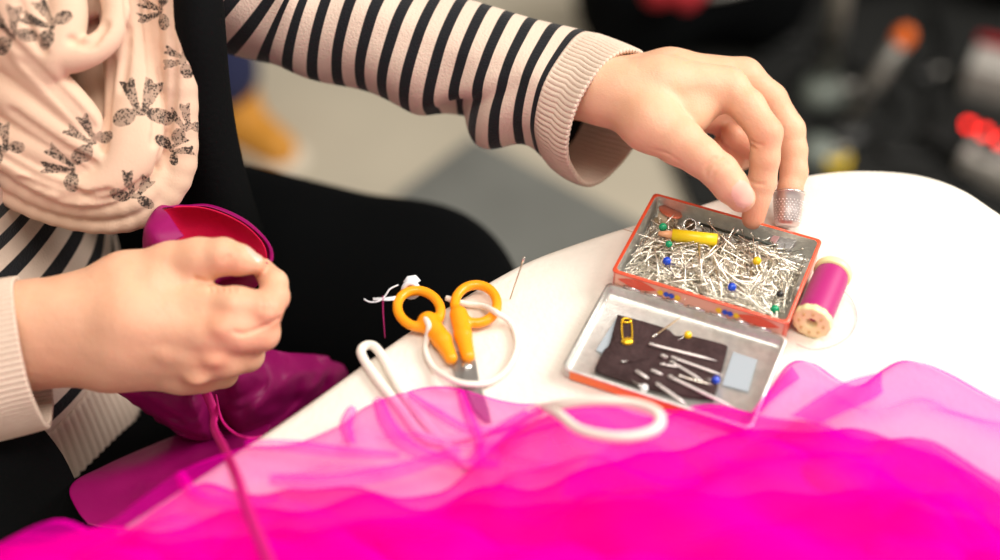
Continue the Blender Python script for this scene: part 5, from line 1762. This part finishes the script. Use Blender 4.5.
rings(bm, [[(r * math.cos(2 * PI * j / 32), r * math.sin(2 * PI * j / 32), z) for j in range(32)] for r, z in ((0.010, 0), (0.018, 0), (0.018, 0.018), (0.010, 0.018))], caps=False, closed_path=True)
recalc(bm); child('roll', bm, M['paint_yellow'], t)
bm = bmesh.new(); rings(bm, [[(r * math.cos(2 * PI * j / 32), r * math.sin(2 * PI * j / 32), z) for j in range(32)] for r, z in ((0.0085, 0), (0.0099, 0), (0.0099, 0.018), (0.0085, 0.018))], caps=False, closed_path=True)
recalc(bm); child('core', bm, M['sole'], t)

# power strip with lit switches
a = floor_pt(962, 165, MZ); b = floor_pt(1075, 215, MZ)
L = (b - a).length; ang = math.atan2(b.y - a.y, b.x - a.x)
t = thing('power_strip', tuple((a + b) / 2), 'off-white power strip with glowing red switches at the right', 'power strip', rot=(0, 0, ang))
bm = bmesh.new(); box(bm, (L, 0.055, 0.04), Matrix.Translation((0, 0, 0.021)), 0.006); child('housing', bm, M['offwhite'], t)
for k in range(5):
    bm = bmesh.new(); lathe(bm, [(0.013, 0.0405), (0.014, 0.043), (0.011, 0.0425), (0.001, 0.0422)], 20, Matrix.Translation((-L / 2 + 0.03 + k * 0.038, -0.006, 0))); child('socket', bm, M['dark_plastic'], t)
# red lamps: a strip of its own beyond it
for (px, py) in ((969, 125), (985, 132), (1001, 141)):
    c = T(px, py, 0.07 - Z0)
    q = Matrix.Rotation(-ang, 4, 'Z') @ Matrix.Translation(Vector(c) - (a + b) / 2)
    lc = q.translation
    bm = bmesh.new(); sphere(bm, tuple(lc), 0.0062, 14, (1, 1, 0.8)); s_ = child('switch', bm, M['red_lit'], t, label='glowing red switch')
    bm = bmesh.new(); tube(bm, [(lc.x, lc.y, 0.0), (lc.x, lc.y, lc.z - 0.003)], 0.009, 12); child('switch_stem', bm, M['dark_plastic'], t)
bm = bmesh.new(); lc0 = (Matrix.Rotation(-ang, 4, 'Z') @ Matrix.Translation(Vector(T(985, 132, 0.0 + MZ - Z0)) - (a + b) / 2)).translation
box(bm, (0.12, 0.12, 0.03), Matrix.Translation((lc0.x, lc0.y - 0.04, 0.016)), 0.004); child('switch_base', bm, M['dark_plastic'], t)
# boxy off-white thing with red label further up
p = floor_pt(990, 92, MZ)
t = thing('carton', tuple(p), 'off-white carton with a red flap at the far right edge', 'carton', rot=(0, 0, -0.45))
bm = bmesh.new(); box(bm, (0.12, 0.07, 0.06), Matrix.Translation((0.02, 0, 0.031)), 0.004); child('carton_body', bm, M['offwhite'], t)
bm = bmesh.new(); box(bm, (0.11, 0.012, 0.012), Matrix.Translation((0.015, 0.030, 0.068)), 0.003); child('flap', bm, M['red_fabric'], t)
# black cables lying about
for k, (pts, lab) in enumerate((
        ([(760, 60), (800, 40), (860, 70), (900, 110), (880, 150), (930, 160)], 'black cable winding between the pole and the rod'),
        ([(640, 90), (680, 110), (740, 90), (790, 120), (800, 150)], 'black cable on the mat behind the hand'),
        ([(930, 10), (945, 50), (930, 100), (945, 150), (975, 185)], 'black cable running down to the power strip'))):
    bm = bmesh.new(); tube(bm, catmull([tuple(floor_pt(a, b, MZ + 0.0075)) for a, b in pts], 60), 0.007, 10)
    tag(obj('cable', bm, M['dark_plastic']), lab, 'cable', 'black cables on the floor mat')
